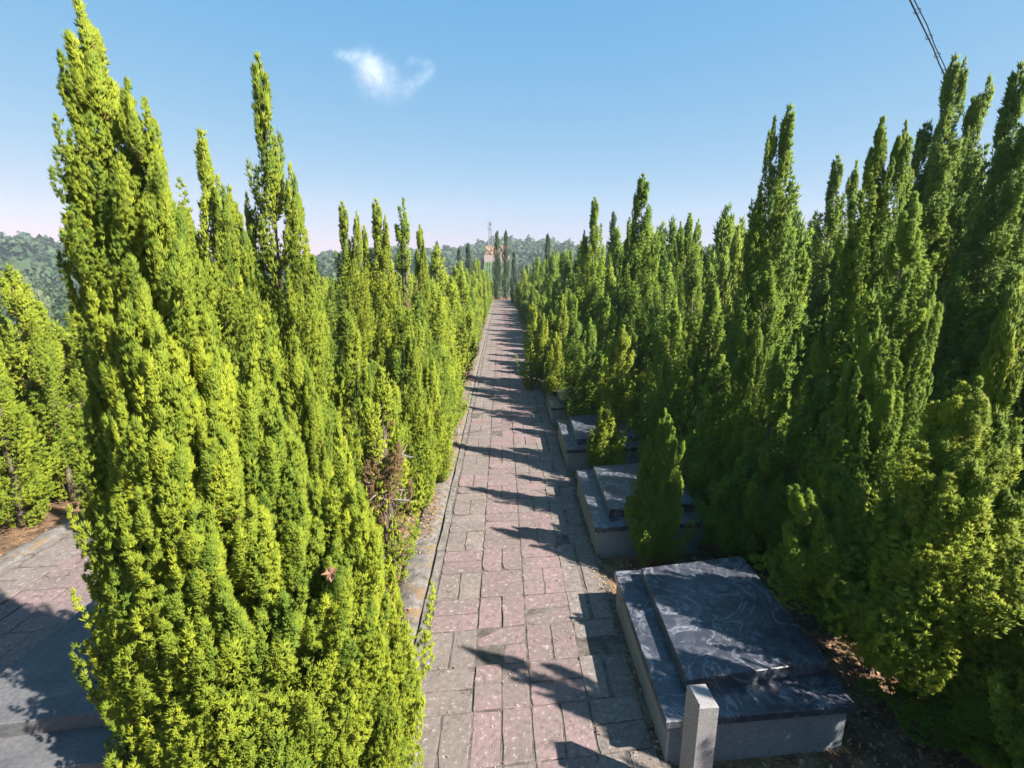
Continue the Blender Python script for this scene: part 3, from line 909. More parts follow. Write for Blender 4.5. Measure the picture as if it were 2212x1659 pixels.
# ---- rows of the strips
rg = random.Random(21)
plan = []           # x, y, h, mat, strip
def free(x, y, d):
    for (a, b, r) in TREES:
        if abs(a - x) < 2 and abs(b - y) < 2 and math.hypot(a - x, b - y) < d + r * 0.55:
            return False
    return True
def in_tomb(x, y):
    for (a, b) in tomb_spots:
        if a - 0.2 < x < a + 1.6 and b - 0.2 < y < b + 1.95:
            return True
    return False
def row(x, y0, y1, step, hmin, hmax, mat, strip, tall=0.0, tallh=(4, 5)):
    y = y0
    while y < y1:
        xx = x + rg.gauss(0, 0.10); yy = y + rg.gauss(0, 0.12)
        h = rg.uniform(hmin, hmax)
        if rg.random() < tall: h = rg.uniform(*tallh)
        y += step * rg.uniform(0.85, 1.15)
        if in_tomb(xx, yy) or not free(xx, yy, 0.38): continue
        TREES.append((xx, yy, 0.3))
        if mat == 'gold' and rg.random() < (0.75 if x < 0 else 0.9): mat_ = 'lime'
        else: mat_ = 'lime' if mat == 'green' and rg.random() < 0.22 else mat
        if x < -6 and rg.random() < 0.6: mat_ = 'gold'
        plan.append((xx, yy, h, mat_, strip))
L1 = "left"; 
row(-1.62, 3.75, 55, 0.76, 2.5, 3.15, 'gold', 'left front', 0.03, (3.3, 3.6))
row(-2.40, 4.2, 55, 0.95, 2.6, 3.3, 'gold', 'left back', 0.10, (3.6, 4.4))
row(-3.25, 4.2, 55, 1.1, 2.3, 3.2, 'gold', 'left back', 0.06, (3.5, 4.1))
for k, x in enumerate((-6.75, -7.5, -8.3)):
    row(x, 4.2 if k == 0 else 1.8, 48, 1.05, 2.2, 3.2, 'gold', 'far left', 0.05, (3.3, 3.7))
for x in (-11.9, -12.8):
    row(x, 6, 40, 1.2, 2.2, 3.0, 'gold', 'far left')
row(1.66, 13.6, 55, 1.45, 1.7, 2.4, 'gold', 'right front', 0.03, (3.2, 3.5))
for gy in range(4):
    plan.append((2.0, TY + TOMB_DY * gy + 2.25, rg.uniform(1.3, 2.0), 'green', 'right front')) if gy != 0 and gy != 1 else None
row(2.85, 5.6, 55, 1.25, 2.0, 2.9, 'green', 'right back', 0.26, (3.6, 4.5))
for (x, y, h) in ((3.5, -.6, 2.9), (3.5, .2, 2.9), (2.95, -.8, 2.5), (2.95, .2, 2.3)):
    plan.append((x, y, h, 'green', 'right back')); TREES.append((x, y, 0.3))
for i, (x, y, h, r, lab) in enumerate(((3.45, 1.0, 2.6, .42, "juniper just outside the right edge, second from the camera"), (3.58, 1.45, 3.6, .32, "slim juniper just outside the right edge, third from the camera"),
                     (3.36, 2.18, 4.2, .42, "tall juniper at the right edge that shades the largest gravestone"), (3.5, 4.45, 4.1, .5, "tall shaded juniper rising behind the broad twin-tipped one"),
                     (3.7, 5.3, 3.4, .46, "dark juniper in the back row behind the one under two feathery spikes"), (2.95, 1.0, 2.1, .4, "low juniper beside the camera on the right"))):
    p = project((x, y, h)) if y > 1.4 else None
    if p is None:
        plan.append((x, y, h, 'green', 'right back')); TREES.append((x, y, 0.3)); continue
    def up(dx, dy, dz):
        q = project((x + dx, y + dy, h - dz)); return (q[0], q[1], dy)
    hero(p[0], p[1], y, r, lab, 'green', [(*up(.18, -.15, .7), r * .7, .1), (*up(-.22, -.1, 1.0), r * .75, .05), (*up(-.12, -.25, 1.5), r * .8, .03), (*up(.2, .15, 1.3), r * .7, .05)], seed=70 + i, lod=0)
row(3.55, 5.0, 55, 0.95, 2.8, 3.8, 'green', 'right back', 0.30, (3.9, 4.7))
row(2.2, 14.5, 55, 2.7, 2.0, 2.7, 'green', 'right back', 0.05, (3.4, 4.0))
for k, x in enumerate((6.75, 7.6, 8.5)):
    row(x, -4, 13, 0.95, 4.0, 5.0, 'green', 'second right', 0.15, (5.0, 5.5))
    row(x, 13, 54, 1.0, 3.2, 4.3, 'green', 'second right', 0.15, (4.6, 5.4))
for k, x in enumerate((11.9, 12.8, 13.7)):
    row(x, 0, 54, 1.1, 3.8, 5.0, 'green', 'far right', 0.12, (5.2, 6.0))
for k, x in enumerate((17.2, 18.6)):
    row(x, 8, 54, 1.2, 4.2, 5.4, 'green', 'far right', 0.1, (5.6, 6.4))
for k, x in enumerate((22.5, 24.5)):
    row(x, 14, 54, 1.5, 4.6, 5.8, 'green', 'far right', 0.1, (6, 6.8))

def size_of(t):
    p = project((t[0], t[1], t[2] * 0.6))
    if p is None: return (0, False)
    vis = -250 < p[0] < 2460 and -100 < p[1] < 1900
    return (t[2] / p[2], vis)
sized = []
for t in plan:
    s, vis = size_of(t)
    sized.append((s if vis else -1, t))
sized.sort(key=lambda q: -q[0])
# rows hidden behind nearer rows are left out: walk outwards and keep what still shows a tip above the trees before it
sky_line = np.full(2800, 9999.0)
hidden = set()
for t in sorted([t for s, t in sized if s > 0], key=lambda t: math.hypot(t[0], t[1])):
    tip = project((t[0], t[1], t[2])); mid = project((t[0], t[1], t[2] * 0.72)); low = project((t[0], t[1], t[2] * 0.3))
    c = int(tip[0]) + 300
    hw = max(3, int(0.30 * FPX / tip[2])); far = math.hypot(t[0], t[1])
    a, b = max(0, c - hw), min(2800, c + hw)
    if b <= a: continue
    if far > 9 and (sky_line[a:b] < tip[1] - 1).mean() > 0.75:
        hidden.add(t); continue
    sky_line[a:b] = np.minimum(sky_line[a:b], mid[1])
    hw2 = int(hw * 1.4); c2 = int(low[0]) + 300
    a, b = max(0, c2 - hw2), min(2800, c2 + hw2)
    if b > a: sky_line[a:b] = np.minimum(sky_line[a:b], low[1])
sized = [(s, t) for s, t in sized if t not in hidden]
seen = [q for q in sized if q[0] > 0]
print("rows: seen", len(seen), "hidden", len(hidden))
unseen = [t for s, t in sized if s <= 0 and 0 < t[0] < 7.1 and t[1] < 6]
ZLAB = {'left front': "bushy golden-green juniper in the close row along the left kerb",
        'left back': "golden-green juniper in the second and third rows left of the path",
        'far left': "golden-green juniper beyond the next path on the far left",
        'right front': "sunlit juniper in the close row along the right edge of the path",
        'right back': "green juniper in the shaded rows right of the path behind the gravestones",
        'second right': "tall green juniper in the strip beyond the next path to the right",
        'far right': "tall juniper in the crowded strips far off to the right"}
ZGRP = {k: v for k, v in (('left front', "junipers along the left kerb"), ('left back', "junipers in the rows behind the left kerb"),
        ('far left', "junipers beyond the far left path"), ('right front', "junipers along the right path edge"),
        ('right back', "junipers in the rows behind the gravestones"), ('second right', "junipers beyond the next path to the right"),
        ('far right', "junipers in the far right strips"))}
N_SINGLE = 240
rg2 = random.Random(77)
def plant(t, near):
    x, y, h, mat, strip = t
    d = math.hypot(x, y)
    me, tm = rg2.choice(PR[1 if d < 12 else 2])
    k = h / 3.0
    w = k ** 0.55 * rg2.uniform(0.95, 1.28)
    o = tree_object("juniper_tree", me, tm, (x, y, 0), rg2.uniform(0, 6.28), (w, w, k), mat)
    o.rotation_euler.x = rg2.gauss(0, 0.025); o.rotation_euler.y = rg2.gauss(0, 0.025)
    tag(o, LABEL.get(t, ZLAB[strip]), "tree", ZGRP[strip])
ORD = ["first", "second", "third", "fourth", "fifth", "sixth", "seventh", "eighth", "ninth", "tenth", "eleventh", "twelfth", "thirteenth", "fourteenth",
       "fifteenth", "sixteenth", "seventeenth", "eighteenth", "nineteenth", "twentieth"] + ["twenty-" + w for w in ("first", "second", "third", "fourth", "fifth", "sixth", "seventh", "eighth", "ninth")] + ["thirtieth"] + ["thirty-" + w for w in ("first", "second", "third", "fourth", "fifth", "sixth", "seventh", "eighth", "ninth")] + ["fortieth"]
ROWNAME = [(-1.62, "the left kerbside row"), (-2.40, "the second row left of the path"), (-3.25, "the third row left of the path"), (-3.7, "the left strip's outer side"),
           (-6.75, "the first row across the left path"), (-7.5, "the second row across the left path"), (-8.3, "the third row across the left path"),
           (-11.9, "the outer left strip"), (-12.8, "the outermost left row"), (1.66, "the row edging the path's right side"), (2.2, "the second row in from the right edge"),
           (2.0, "the gaps between the gravestones"), (2.75, "the row right behind the gravestones"), (3.55, "the gravestone strip's back row"), (2.9, "the near right corner"),
           (6.75, "the first row across the right-hand path"), (7.6, "the second row across the right-hand path"), (8.5, "the third row across the right-hand path"),
           (11.9, "the far right strip's first row"), (12.8, "the far right strip's second row"), (13.7, "the far right strip's third row"), (17.2, "the outer right strip"), (18.6, "the outer right strip, back row"), (22.5, "the farthest right trees")]
single = [t for q, t in seen[:N_SINGLE]]
rows = {}
for t in single:
    k = min(range(len(ROWNAME)), key=lambda i: abs(ROWNAME[i][0] - t[0]))
    rows.setdefault(k, []).append(t)
LABEL = {}
for k, ts in rows.items():
    ts.sort(key=lambda t: t[1])
    mean = sum(t[2] for t in ts) / len(ts)
    for i, t in enumerate(ts):
        look = "taller" if t[2] > mean * 1.12 else ("lower" if t[2] < mean * 0.9 else "middling")
        if i < len(ORD):
            LABEL[t] = "%s juniper, %s from the front in %s" % (look, ORD[i], ROWNAME[k][1])
for s, t in seen[:N_SINGLE]:
    plant(t, True)
for i, t in enumerate(unseen):        # trees beside and behind the camera that shade the right side
    LABEL[t] = "%s juniper beyond the right margin, %s of those out of view" % ("tall" if t[2] > 4 else "lower", ORD[i % len(ORD)])
    plant(t, False)

# ---- all the smaller far ones as one mass
def far_mass(trees):
    """Points with a turn and a size each; geometry nodes set a low-detail juniper on every point."""
    rng = np.random.default_rng(5)
    for k, mat in enumerate(('gold', 'lime', 'green')):
        ts = [t for t in trees if t[3] == mat]
        if not ts: continue
        src_me = PR[2][k][0].copy(); src_me.name = "low_juniper"
        src_me.materials.clear(); src_me.materials.append(M[mat])
        src = bpy.data.objects.new("low_juniper", src_me)
        P = np.array([(t[0], t[1], 0.0) for t in ts]); n = len(P)
        me = bpy.data.meshes.new("distant_junipers")
        me.from_pydata([tuple(p) for p in P], [], [])
        a = me.attributes.new("turn", 'FLOAT_VECTOR', 'POINT'); a.data.foreach_set("vector", np.stack([rng.normal(0, .03, n), rng.normal(0, .03, n), rng.uniform(0, 6.28, n)], -1).astype(np.float32).ravel())
        hh = np.array([t[2] / 3.0 for t in ts]); w = hh ** .55 * rng.uniform(.9, 1.15, n)
        a = me.attributes.new("size", 'FLOAT_VECTOR', 'POINT'); a.data.foreach_set("vector", np.stack([w, w, hh], -1).astype(np.float32).ravel())
        o = link("distant_junipers", me)
        ng = bpy.data.node_groups.new("plant_junipers", 'GeometryNodeTree')
        ng.interface.new_socket("Geometry", in_out='INPUT', socket_type='NodeSocketGeometry')
        ng.interface.new_socket("Geometry", in_out='OUTPUT', socket_type='NodeSocketGeometry')
        gi = ng.nodes.new("NodeGroupInput"); go = ng.nodes.new("NodeGroupOutput")
        ip = ng.nodes.new("GeometryNodeInstanceOnPoints"); oi = ng.nodes.new("GeometryNodeObjectInfo")
        oi.inputs["Object"].default_value = src
        oi.inputs["As Instance"].default_value = True
        an = []
        for nm in ("turn", "size"):
            q = ng.nodes.new("GeometryNodeInputNamedAttribute"); q.data_type = 'FLOAT_VECTOR'; q.inputs["Name"].default_value = nm; an.append(q)
        ng.links.new(gi.outputs[0], ip.inputs["Points"]); ng.links.new(oi.outputs["Geometry"], ip.inputs["Instance"])
        ng.links.new(an[0].outputs[0], ip.inputs["Rotation"]); ng.links.new(an[1].outputs[0], ip.inputs["Scale"])
        ng.links.new(ip.outputs[0], go.inputs[0])
        md = o.modifiers.new("planting", 'NODES'); md.node_group = ng
        tag(o, "the many small far junipers at the ends of the rows, %s" % ("golden" if k == 0 else "yellow-green" if k == 1 else "green"), None, None, 'stuff')
far_mass([t for s, t in seen[N_SINGLE:]])

# ---- dark slender cypresses
def cypress_proto(seed, h, r):
    sp = [(0, 0, 0.1, h, r, 0, 0)]
    me, ax = crown("crown", sp, seed, dens=8, plen=0.9, prad=0.14, sprays=12, nf=4, flen=0.24, fthick=0.035, mat=M['cypress'], taper=0.55)
    return me, trunk_mesh(sp, ax, seed, 6, 0.1)
cy = [cypress_proto(300, 7.0, 0.55), cypress_proto(301, 7.0, 0.48)]
for i, (px, py, y, w, lab) in enumerate([
        (1073.5, 501, 58.0, 0.85, "dark columnar cypress closing the path, left one of the pair"),
        (1092.5, 500, 58.6, 0.8, "dark columnar cypress closing the path, right one of the pair"),
        (1326, 462, 33, 0.7, "dark slender cypress rising behind the right rows near the split-topped juniper"),
        (1184, 508, 44, 0.75, "dark cypress in the middle distance just right of the path's end"),
        (1110, 545, 52, 0.6, "short dark cypress beside the right one of the closing pair"),
        (1011, 527, 50, 0.75, "dark cypress left of the path's end, widest of three"),
        (992, 536, 52, 0.7, "small dark cypress between two others left of the path's end"),
        (944, 524, 47, 0.7, "dark cypress farther left, alone above the left rows"),
        (862, 545, 46, 0.7, "faint dark cypress low behind the half-dead juniper"),
        (680, 560, 52, 1.4, "dull dark cypress standing against the wooded hill on the left")]):
    tip = at_depth(px, py, y)
    k = tip.z / 7.0
    t = tree_object("cypress_tree", *cy[i % 2], (tip.x, y, 0), i * 1.3, (w * 1.12, w * 1.12, k))
    tag(t, lab, "tree", "dark cypresses at the far end")

# ------------------------------------------------------------------ the dead leaf, the plastic scrap, litter and chips
def dry_leaf():
    p = at_height(715, 1240, 1.15)
    mb = MB()
    pts = [(0, -.055), (.018, -.02), (.05, -.028), (.034, .004), (.058, .03), (.03, .03), (.022, .062), (0, .045), (-.026, .055), (-.022, .026), (-.05, .022), (-.032, .0), (-.044, -.03), (-.016, -.02)]
    n = len(pts)
    mb.v = [(x, y, 0.55 * abs(x) + 0.012 * math.sin(i * 1.7)) for i, (x, y) in enumerate(pts)] + [(0, 0, 0.0)]
    mb.f = [(i, (i + 1) % n, n) for i in range(n)]
    o = mb.build("dry_leaf", M['leaf'])
    o.location = at_depth(715, 1240, 2.26)
    o.rotation_euler = (R(62), R(24), R(-28)); o.scale = (.7, .7, .9)
    sm = o.modifiers.new("thickness", 'SOLIDIFY'); sm.thickness = 0.002
    tag(o, "fallen orange-brown leaf caught in the near golden junipers", "leaf")
dry_leaf()

def scatter(name, mat, n, region, size, seed, kind='stuff', thick=False, label=None):
    rng = np.random.default_rng(seed)
    P = region(rng, n)
    n = len(P)
    a = rng.uniform(0, 6.28, n)
    L = size * rng.uniform(0.4, 1.5, n); W = L * rng.uniform(0.15, 0.8, n) if not thick else L * rng.uniform(0.6, 1, n)
    ca, sa = np.cos(a), np.sin(a)
    tl = rng.normal(0, 0.35, (n, 2))
    def corner(u, v, dz=0.0):
        x = u * L * ca - v * W * sa; y = u * L * sa + v * W * ca
        z = (x * tl[:, 0] + y * tl[:, 1]) * (0.0 if thick else 1.0) + dz
        return np.stack([P[:, 0] + x, P[:, 1] + y, P[:, 2] + z], -1)
    if thick:
        hgt = L * rng.uniform(0.2, 0.5, n)
        vs = [corner(-.5, -.5), corner(.5, -.4), corner(.45, .5), corner(-.5, .4), corner(-.3, -.3, hgt), corner(.32, -.25, hgt * .9), corner(.25, .3, hgt), corner(-.3, .22, hgt * .8)]
        V = np.stack(vs, 1).reshape(-1, 3)
        F = (np.arange(n) * 8)[:, None] + np.array([[0, 1, 5, 4, 1, 2, 6, 5, 2, 3, 7, 6, 3, 0, 4, 7, 4, 5, 6, 7]])
        me = mesh_np(name, V, F, 4, M[mat], False, np.repeat(rng.uniform(0, 1, n), 8))
    else:
        lift = np.abs(rng.normal(0, 0.006, n)) + 0.004
        V = np.stack([corner(-.5, 0, lift), corner(0, -.5, lift), corner(.5, 0, lift + .004), corner(0, .5, lift)], 1).reshape(-1, 3)
        F = (np.arange(n) * 4)[:, None] + np.array([[0, 1, 2, 3]])
        me = mesh_np(name, V, F, 4, M[mat], False, np.repeat(rng.uniform(0, 1, n), 4))
    o = link(name, me)
    tag(o, label, None, None, kind)
    return o

def litter_region(rng, n):
    x = np.concatenate([rng.uniform(1.25, 4.0, n // 2), rng.uniform(-4.0, -1.1, n // 4), rng.uniform(-9, -6.1, n // 4)])
    y = 1.0 + rng.uniform(0, 1, len(x)) ** 1.6 * 14
    return np.stack([x, y, np.full(len(x), -0.045)], -1)
scatter("leaf_litter", 'litter', 45000, litter_region, 0.034, 31, label="dry brown needles and leaves under the trees")
def strip_region(rng, n):
    y = 1.2 + rng.uniform(0, 1, n) ** 1.5 * 25
    x = PATH_X0 - 0.30 + rng.normal(0, .07, n)
    z = np.interp(x - PATH_X0, [-0.46, -0.42, -0.34, -0.24, -0.16], [-.05, .006, .024, .03, .016])
    return np.stack([x, y, z + .003], -1)[np.sin(y * 2.1) + rng.normal(0, .6, n) > 0.2]
scatter("leaf_litter", 'litter', 5000, strip_region, 0.035, 32, label="tan needle litter lying along the concrete edging")
def path_litter(rng, n):
    x = np.where(rng.uniform(0, 1, n) < .6, PATH_X1 - np.abs(rng.normal(0, .12, n)), rng.uniform(PATH_X0, PATH_X1, n))
    y = 1.6 + rng.uniform(0, 1, n) ** 1.5 * 22
    c = np.sin(x * 3.1 + 1) * np.sin(y * 1.7 + x) + rng.normal(0, .6, n)
    return np.stack([x, y, np.full(n, 0.004)], -1)[(c > 0.3) | (x > PATH_X1 - .1)]
scatter("leaf_litter", 'litter', 3800, path_litter, 0.022, 35, label="dry brown needles lying on the paving, thickest along its right edge")
def chip_region(rng, n):
    x = rng.uniform(PATH_X0, PATH_X1 + .1, n)
    y = 1.6 + rng.uniform(0, 1, n) ** 1.7 * 24
    c = np.sin(x * 5.1 + 2) * np.sin(y * 2.3 + x) + rng.normal(0, .5, n)
    k = (c > 0.35)
    return np.stack([x, y, np.full(n, 0.001)], -1)[k]
scatter("gravel_chips", 'chips', 4200, chip_region, 0.0095, 33, thick=True, label="loose pale stone chips scattered over the paving")

# ------------------------------------------------------------------ distant woods, earth cut, mast
def woods():
    rng = np.random.default_rng(44)
    n = 26000
    ang = rng.uniform(R(-54), R(50), n)
    d = np.sqrt(rng.uniform(70 ** 2, 430 ** 2, n))
    x = d * np.sin(ang); y = d * np.cos(ang)
    ok = (d > 135) | ((x < -20) & (d > 72))
    px = 1084 + FPX * x / y
    cut = (px > 1032) & (px < 1128) & (d < 240)
    ok &= ~cut
    # thin out with distance so that the crowns just close
    ok &= rng.uniform(0, 1, n) < np.where(d < 150, 0.42, 0.30)
    ok &= ~((x > 0) & (d < 170) & (rng.uniform(0, 1, n) < .5))
    x, y, d = x[ok], y[ok], d[ok]
    n = len(x)
    z = terrain(x, y)
    h = rng.uniform(4.0, 8.0, n) * np.where(rng.uniform(0, 1, n) < .12, rng.uniform(1.2, 1.6, n), 1); r = h * rng.uniform(0.3, 0.46, n)
    per = np.where(d < 150, 380, 42)
    V, T = [], []
    tot = per.sum()
    idx = np.repeat(np.arange(n), per)
    u = rng.normal(0, 1, (tot, 3)); u /= np.linalg.norm(u, axis=1, keepdims=True)
    u[:, 2] = np.abs(u[:, 2]) * 1.0 - 0.25 * rng.uniform(0, 1, tot)
    lump = rng.uniform(0.72, 1.05, tot)
    ctr = np.stack([x, y, z + h * 0.45], -1)[idx] + u * np.stack([r, r, h * 0.55], -1)[idx] * lump[:, None]
    nrm = u + rng.normal(0, 0.45, u.shape); nrm /= np.linalg.norm(nrm, axis=1, keepdims=True)
    a = np.cross(nrm, rng.normal(0, 1, nrm.shape)); a /= np.linalg.norm(a, axis=1, keepdims=True)
    b = np.cross(nrm, a)
    s = (r[idx] * np.where(per == 380, 0.125, 0.46)[idx] * rng.uniform(0.7, 1.3, tot))[:, None]
    p = np.stack([ctr + a * s, ctr - a * s * .5 + b * s * .8 + nrm * s * .15, ctr - a * s * .6 - b * s * .7], 1)
    T = np.clip(np.repeat((rng.uniform(0, .75, n))[idx] + rng.normal(0, .12, tot), 3), 0, 1)
    me = mesh_np("distant_woods", p.reshape(-1, 3), np.arange(tot * 3), 3, M['wood'], False, T)
    o = link("distant_woods", me)
    tag(o, "broadleaved woods covering the far hills", None, None, 'stuff')
    print("woods trees", n, "tris", tot)
woods()

def far_ground():
    """The cut orange bank and the reddish bare ground beyond the end of the path."""
    rng = random.Random(9)
    D = 236.0
    def wall(name, pxa, pxb, top, bot, mat, dep, d):
        cols = 26
        v, f = [], []
        rows = 5
        for i in range(cols + 1):
            px = pxa + (pxb - pxa) * i / cols
            for j in range(rows + 1):
                py = bot + (top - bot) * j / rows
                p = at_depth(px, py + (rng.uniform(-1.2, 1.2) if j == rows else 0), d + dep * j / rows + rng.uniform(-.8, .8))
                v.append(tuple(p))
        for i in range(cols):
            for j in range(rows):
                a = i * (rows + 1) + j
                f.append((a, a + rows + 1, a + rows + 2, a + 1))
        # the body behind the face
        b = len(v)
        for i in range(cols + 1):
            t = v[i * (rows + 1) + rows]
            v.append((t[0], t[1] + 40, t[2] + 0.5))
        for i in range(cols):
            f.append((i * (rows + 1) + rows, (i + 1) * (rows + 1) + rows, b + i + 1, b + i))
        me = bpy.data.meshes.new(name); me.from_pydata(v, [], f); me.update()
        me.materials.append(M[mat])
        o = link(name, me); tag(o, kind='structure')
    wall("earth_bank", 1049, 1098, 531, 552, 'earth', 3, D)
    wall("bare_ground", 1046, 1101, 551, 567, 'pinkearth', 60, 150)
    wall("grass_slope", 1045, 1102, 566, 625, 'grass', 30, 118)
far_ground()

def mast():
    D = 300.0
    foot = at_depth(1059, 512, D); top = at_depth(1059, 473, D)
    g = float(terrain(foot.x, D))
    H = top.z - g
    t = empty("telecom_mast", (foot.x, D, g))
    mb = MB()
    def wd(z): return 1.5 * (1 - z / H) + 0.35
    for sx in (-1, 1):
        for sy in (-1, 1):
            mb.tube([(sx * wd(0), sy * wd(0), -0.5), (sx * wd(H * .9), sy * wd(H * .9), H * .9)], [0.26, 0.18], 5)
    z = 0
    while z < H * .85:
        a, b = wd(z), wd(z + 2)
        for s in ((1, 1, -1, 1), (-1, -1, 1, -1), (1, -1, 1, 1), (-1, 1, -1, -1)):
            mb.tube([(s[0] * a, s[1] * a, z), (s[2] * b, s[3] * b, z + 2)], [.12, .12], 4)
        z += 2
    mb.build("lattice", M['steel'], t)
    mb = MB(); mb.tube([(0, 0, H * .85), (0, 0, H)], [.28, .16], 6); mb.build("spike", M['steel'], t)
    for zz in (H * .80, H * .92):
        mb = MB()
        mb.tube([(0, 0, zz - .1), (0, 0, zz + .1)], [1.1, 1.1], 10)
        pf = mb.build("platform", M['steel'], t)
        for k in range(6):
            mb = MB(); a = k * math.pi / 3
            x, y = math.cos(a) * 1.25, math.sin(a) * 1.25
            mb.box(x - .14, x + .14, y - .14, y + .14, zz - .5, zz + 1.1)
            mb.build("antenna", M['antenna'], t)
    tag(t, "thin grey telecom mast on the wooded skyline above the path's end", "mast")
mast()

def shrubs():
    """Pale feathery shrub on the far left."""
    rng = np.random.default_rng(8)
    for i, (px, py, y, lab) in enumerate([(22, 582, 24.0, "pale feathery shrub on the far left above the golden junipers"), (45, 600, 26.0, "second pale shrub, just behind the feathery one on the far left")]):
        tip = at_depth(px, py, y)
        g = float(terrain(tip.x, y))
        h = tip.z - g
        sp = [(0, 0, 0.2, h, .9, .1, 0), (.5, .2, .3, h * .85, .6, .7, .3)]
        me, ax = crown("crown", sp, 500 + i, dens=7, plen=.9, prad=.2, sprays=14, nf=4, flen=.25, fthick=.03, thin=.2, mat=M['pale'])
        tm = trunk_mesh(sp, ax, 5, 12, .07)
        t = tree_object("pale_shrub", me, tm, (tip.x, y, g))
        tag(t, lab, "shrub", "pale shrubs on the far left")
shrubs()

# ------------------------------------------------------------------ overhead cable
def cable():
    a = at_depth(1970, 0, 7.2); b = at_depth(2046, 168, 9.0)
    d = b - a
    t = empty("overhead_cable", a)
    pts0 = [a + d * k for k in (-9, -5, -2.5, -1.2, -.4, 0, .3, .55, .8, 1, 1.4, 2, 3.5, 6, 9)]
    for s, (ox, oz) in enumerate(((-.018, 0), (.02, .012))):
        mb = MB()
        pts = []
        for i, p in enumerate(pts0):
            q = p - a
            wob = 0.012 * math.sin(i * 2.1 + s * 2)
            sag = 0.0009 * ((i - 7) ** 2)
            pts.append((q.x + ox + wob, q.y, q.z + oz + sag * 0.3 + (0.02 if (s == 1 and 6 <= i <= 8) else 0)))
        mb.tube(pts, [.0095 if s == 0 else .007] * len(pts), 6)
        mb.build("strand", M['cable'], t, True)
    for k in (0.12, .42, .66, .9, -.25):
        p = d * k
        mb = MB()
        for j in range(10):
            pass
        ring = []
        dn = d.normalized(); u = dn.cross(Vector((0, 0, 1))).normalized(); w = dn.cross(u)
        for j in range(13):
            g = j * math.pi / 6
            ring.append(p + u * (math.cos(g) * .038) + w * (math.sin(g) * .03) + Vector((0, 0, .006)))
        mb.tube(ring, [.005] * 13, 4, False)
        mb.build("cable_tie", M['cable'], t)
    tag(t, "black twin overhead cable crossing the upper right of the sky", "cable")
cable()

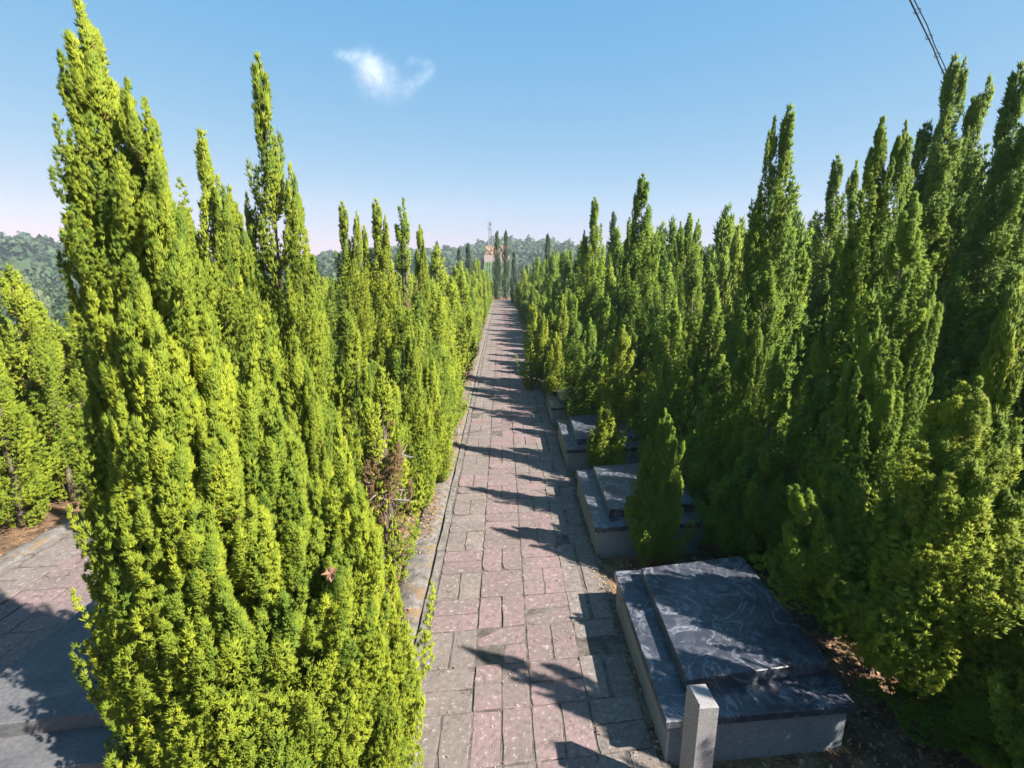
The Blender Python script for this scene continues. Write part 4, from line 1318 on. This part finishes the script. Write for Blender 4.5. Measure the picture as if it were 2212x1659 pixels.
# ------------------------------------------------------------------ cloud (a real thin volume far off)
def cloud():
    D = 2600.0
    def cp(px, py): return at_depth(px, py, D)
    blobs = [(720, 114, 7, .5), (732, 117, 9, .8), (746, 121, 11, 1.0), (760, 126, 13, 1.0), (776, 128, 16, .9), (796, 134, 20, .9), (806, 146, 22, 1.0), (800, 158, 24, .9),
             (786, 168, 20, .6), (812, 166, 22, .6), (828, 150, 16, .4), (842, 142, 14, .3), (850, 156, 14, .25), (820, 182, 24, .35), (800, 188, 26, .3), (850, 178, 24, .25), (840, 196, 30, .2),
             (886, 131, 10, .3), (900, 130, 10, .35), (915, 134, 10, .4), (925, 143, 11, .5), (928, 153, 11, .55), (920, 164, 11, .7), (908, 174, 11, .8), (896, 182, 12, .7), (884, 190, 14, .5), (878, 200, 16, .25)]
    c0 = cp(825, 155); c1 = cp(935, 215); c2 = cp(705, 100)
    t = link("cloud", None) if False else None
    mb = MB()
    hx = (c1.x - c2.x) / 2 + 30; hz = (c2.z - c1.z) / 2 + 40
    mb.box(-hx, hx, -70, 70, -hz, hz)
    m = bpy.data.materials.new("thin_cloud"); m.use_nodes = True
    nt = m.node_tree; nt.nodes.clear()
    out = nt.nodes.new("ShaderNodeOutputMaterial")
    vol = nt.nodes.new("ShaderNodeVolumePrincipled")
    vol.inputs["Color"].default_value = (1, 1, 1, 1)
    vol.inputs["Anisotropy"].default_value = 0.0
    tc = nt.nodes.new("ShaderNodeTexCoord")
    nz = nt.nodes.new("ShaderNodeTexNoise"); nz.inputs["Scale"].default_value = 0.02; nz.inputs["Detail"].default_value = 4
    nt.links.new(tc.outputs["Object"], nz.inputs["Vector"])
    off = nt.nodes.new("ShaderNodeVectorMath"); off.operation = 'MULTIPLY_ADD'
    nt.links.new(nz.outputs["Color"], off.inputs[0]); off.inputs[1].default_value = (44, 44, 44)
    sub = nt.nodes.new("ShaderNodeVectorMath"); sub.operation = 'SUBTRACT'
    nt.links.new(tc.outputs["Object"], sub.inputs[0]); sub.inputs[1].default_value = (22, 22, 22)
    nt.links.new(sub.outputs[0], off.inputs[2])
    acc = None
    for (px, py, s, w) in blobs:
        p = cp(px, py) - c0
        rad = s / FPX * D * 1.15
        dist = nt.nodes.new("ShaderNodeVectorMath"); dist.operation = 'DISTANCE'
        nt.links.new(off.outputs[0], dist.inputs[0]); dist.inputs[1].default_value = tuple(p)
        q = math_n(nt, 'DIVIDE', dist.outputs["Value"], rad)
        e = math_n(nt, 'MULTIPLY', math_n(nt, 'POWER', 2.718, math_n(nt, 'MULTIPLY', math_n(nt, 'MULTIPLY', q, q), -2.2)), w)
        acc = e if acc is None else math_n(nt, 'ADD', acc, e)
    nz2 = nt.nodes.new("ShaderNodeTexNoise"); nz2.inputs["Scale"].default_value = 0.035; nz2.inputs["Detail"].default_value = 7; nz2.inputs["Roughness"].default_value = 0.62; nz2.inputs["Distortion"].default_value = 0.8
    nt.links.new(tc.outputs["Object"], nz2.inputs["Vector"])
    den = math_n(nt, 'MULTIPLY', acc, math_n(nt, 'MULTIPLY', math_n(nt, 'POWER', nz2.outputs[0], 3.0), 0.042))
    nt.links.new(den, vol.inputs["Density"])
    nt.links.new(vol.outputs[0], out.inputs["Volume"])
    o = mb.build("cloud", m)
    o.location = c0
    tag(o, "small wispy white cloud with a hooked tail, alone in the blue sky", "cloud")
cloud()

# ------------------------------------------------------------------ haze in the air
def haze():
    mb = MB()
    mb.box(-520, 520, -60, 520, -24, 60)
    m = bpy.data.materials.new("haze_air"); m.use_nodes = True
    nt = m.node_tree; nt.nodes.clear()
    out = nt.nodes.new("ShaderNodeOutputMaterial")
    vol = nt.nodes.new("ShaderNodeVolumePrincipled")
    vol.inputs["Color"].default_value = (0.80, 0.88, 1.0, 1)
    vol.inputs["Density"].default_value = 0.00055
    nt.links.new(vol.outputs[0], out.inputs["Volume"])
    o = mb.build("haze", m)
    tag(o, kind='stuff')
haze()
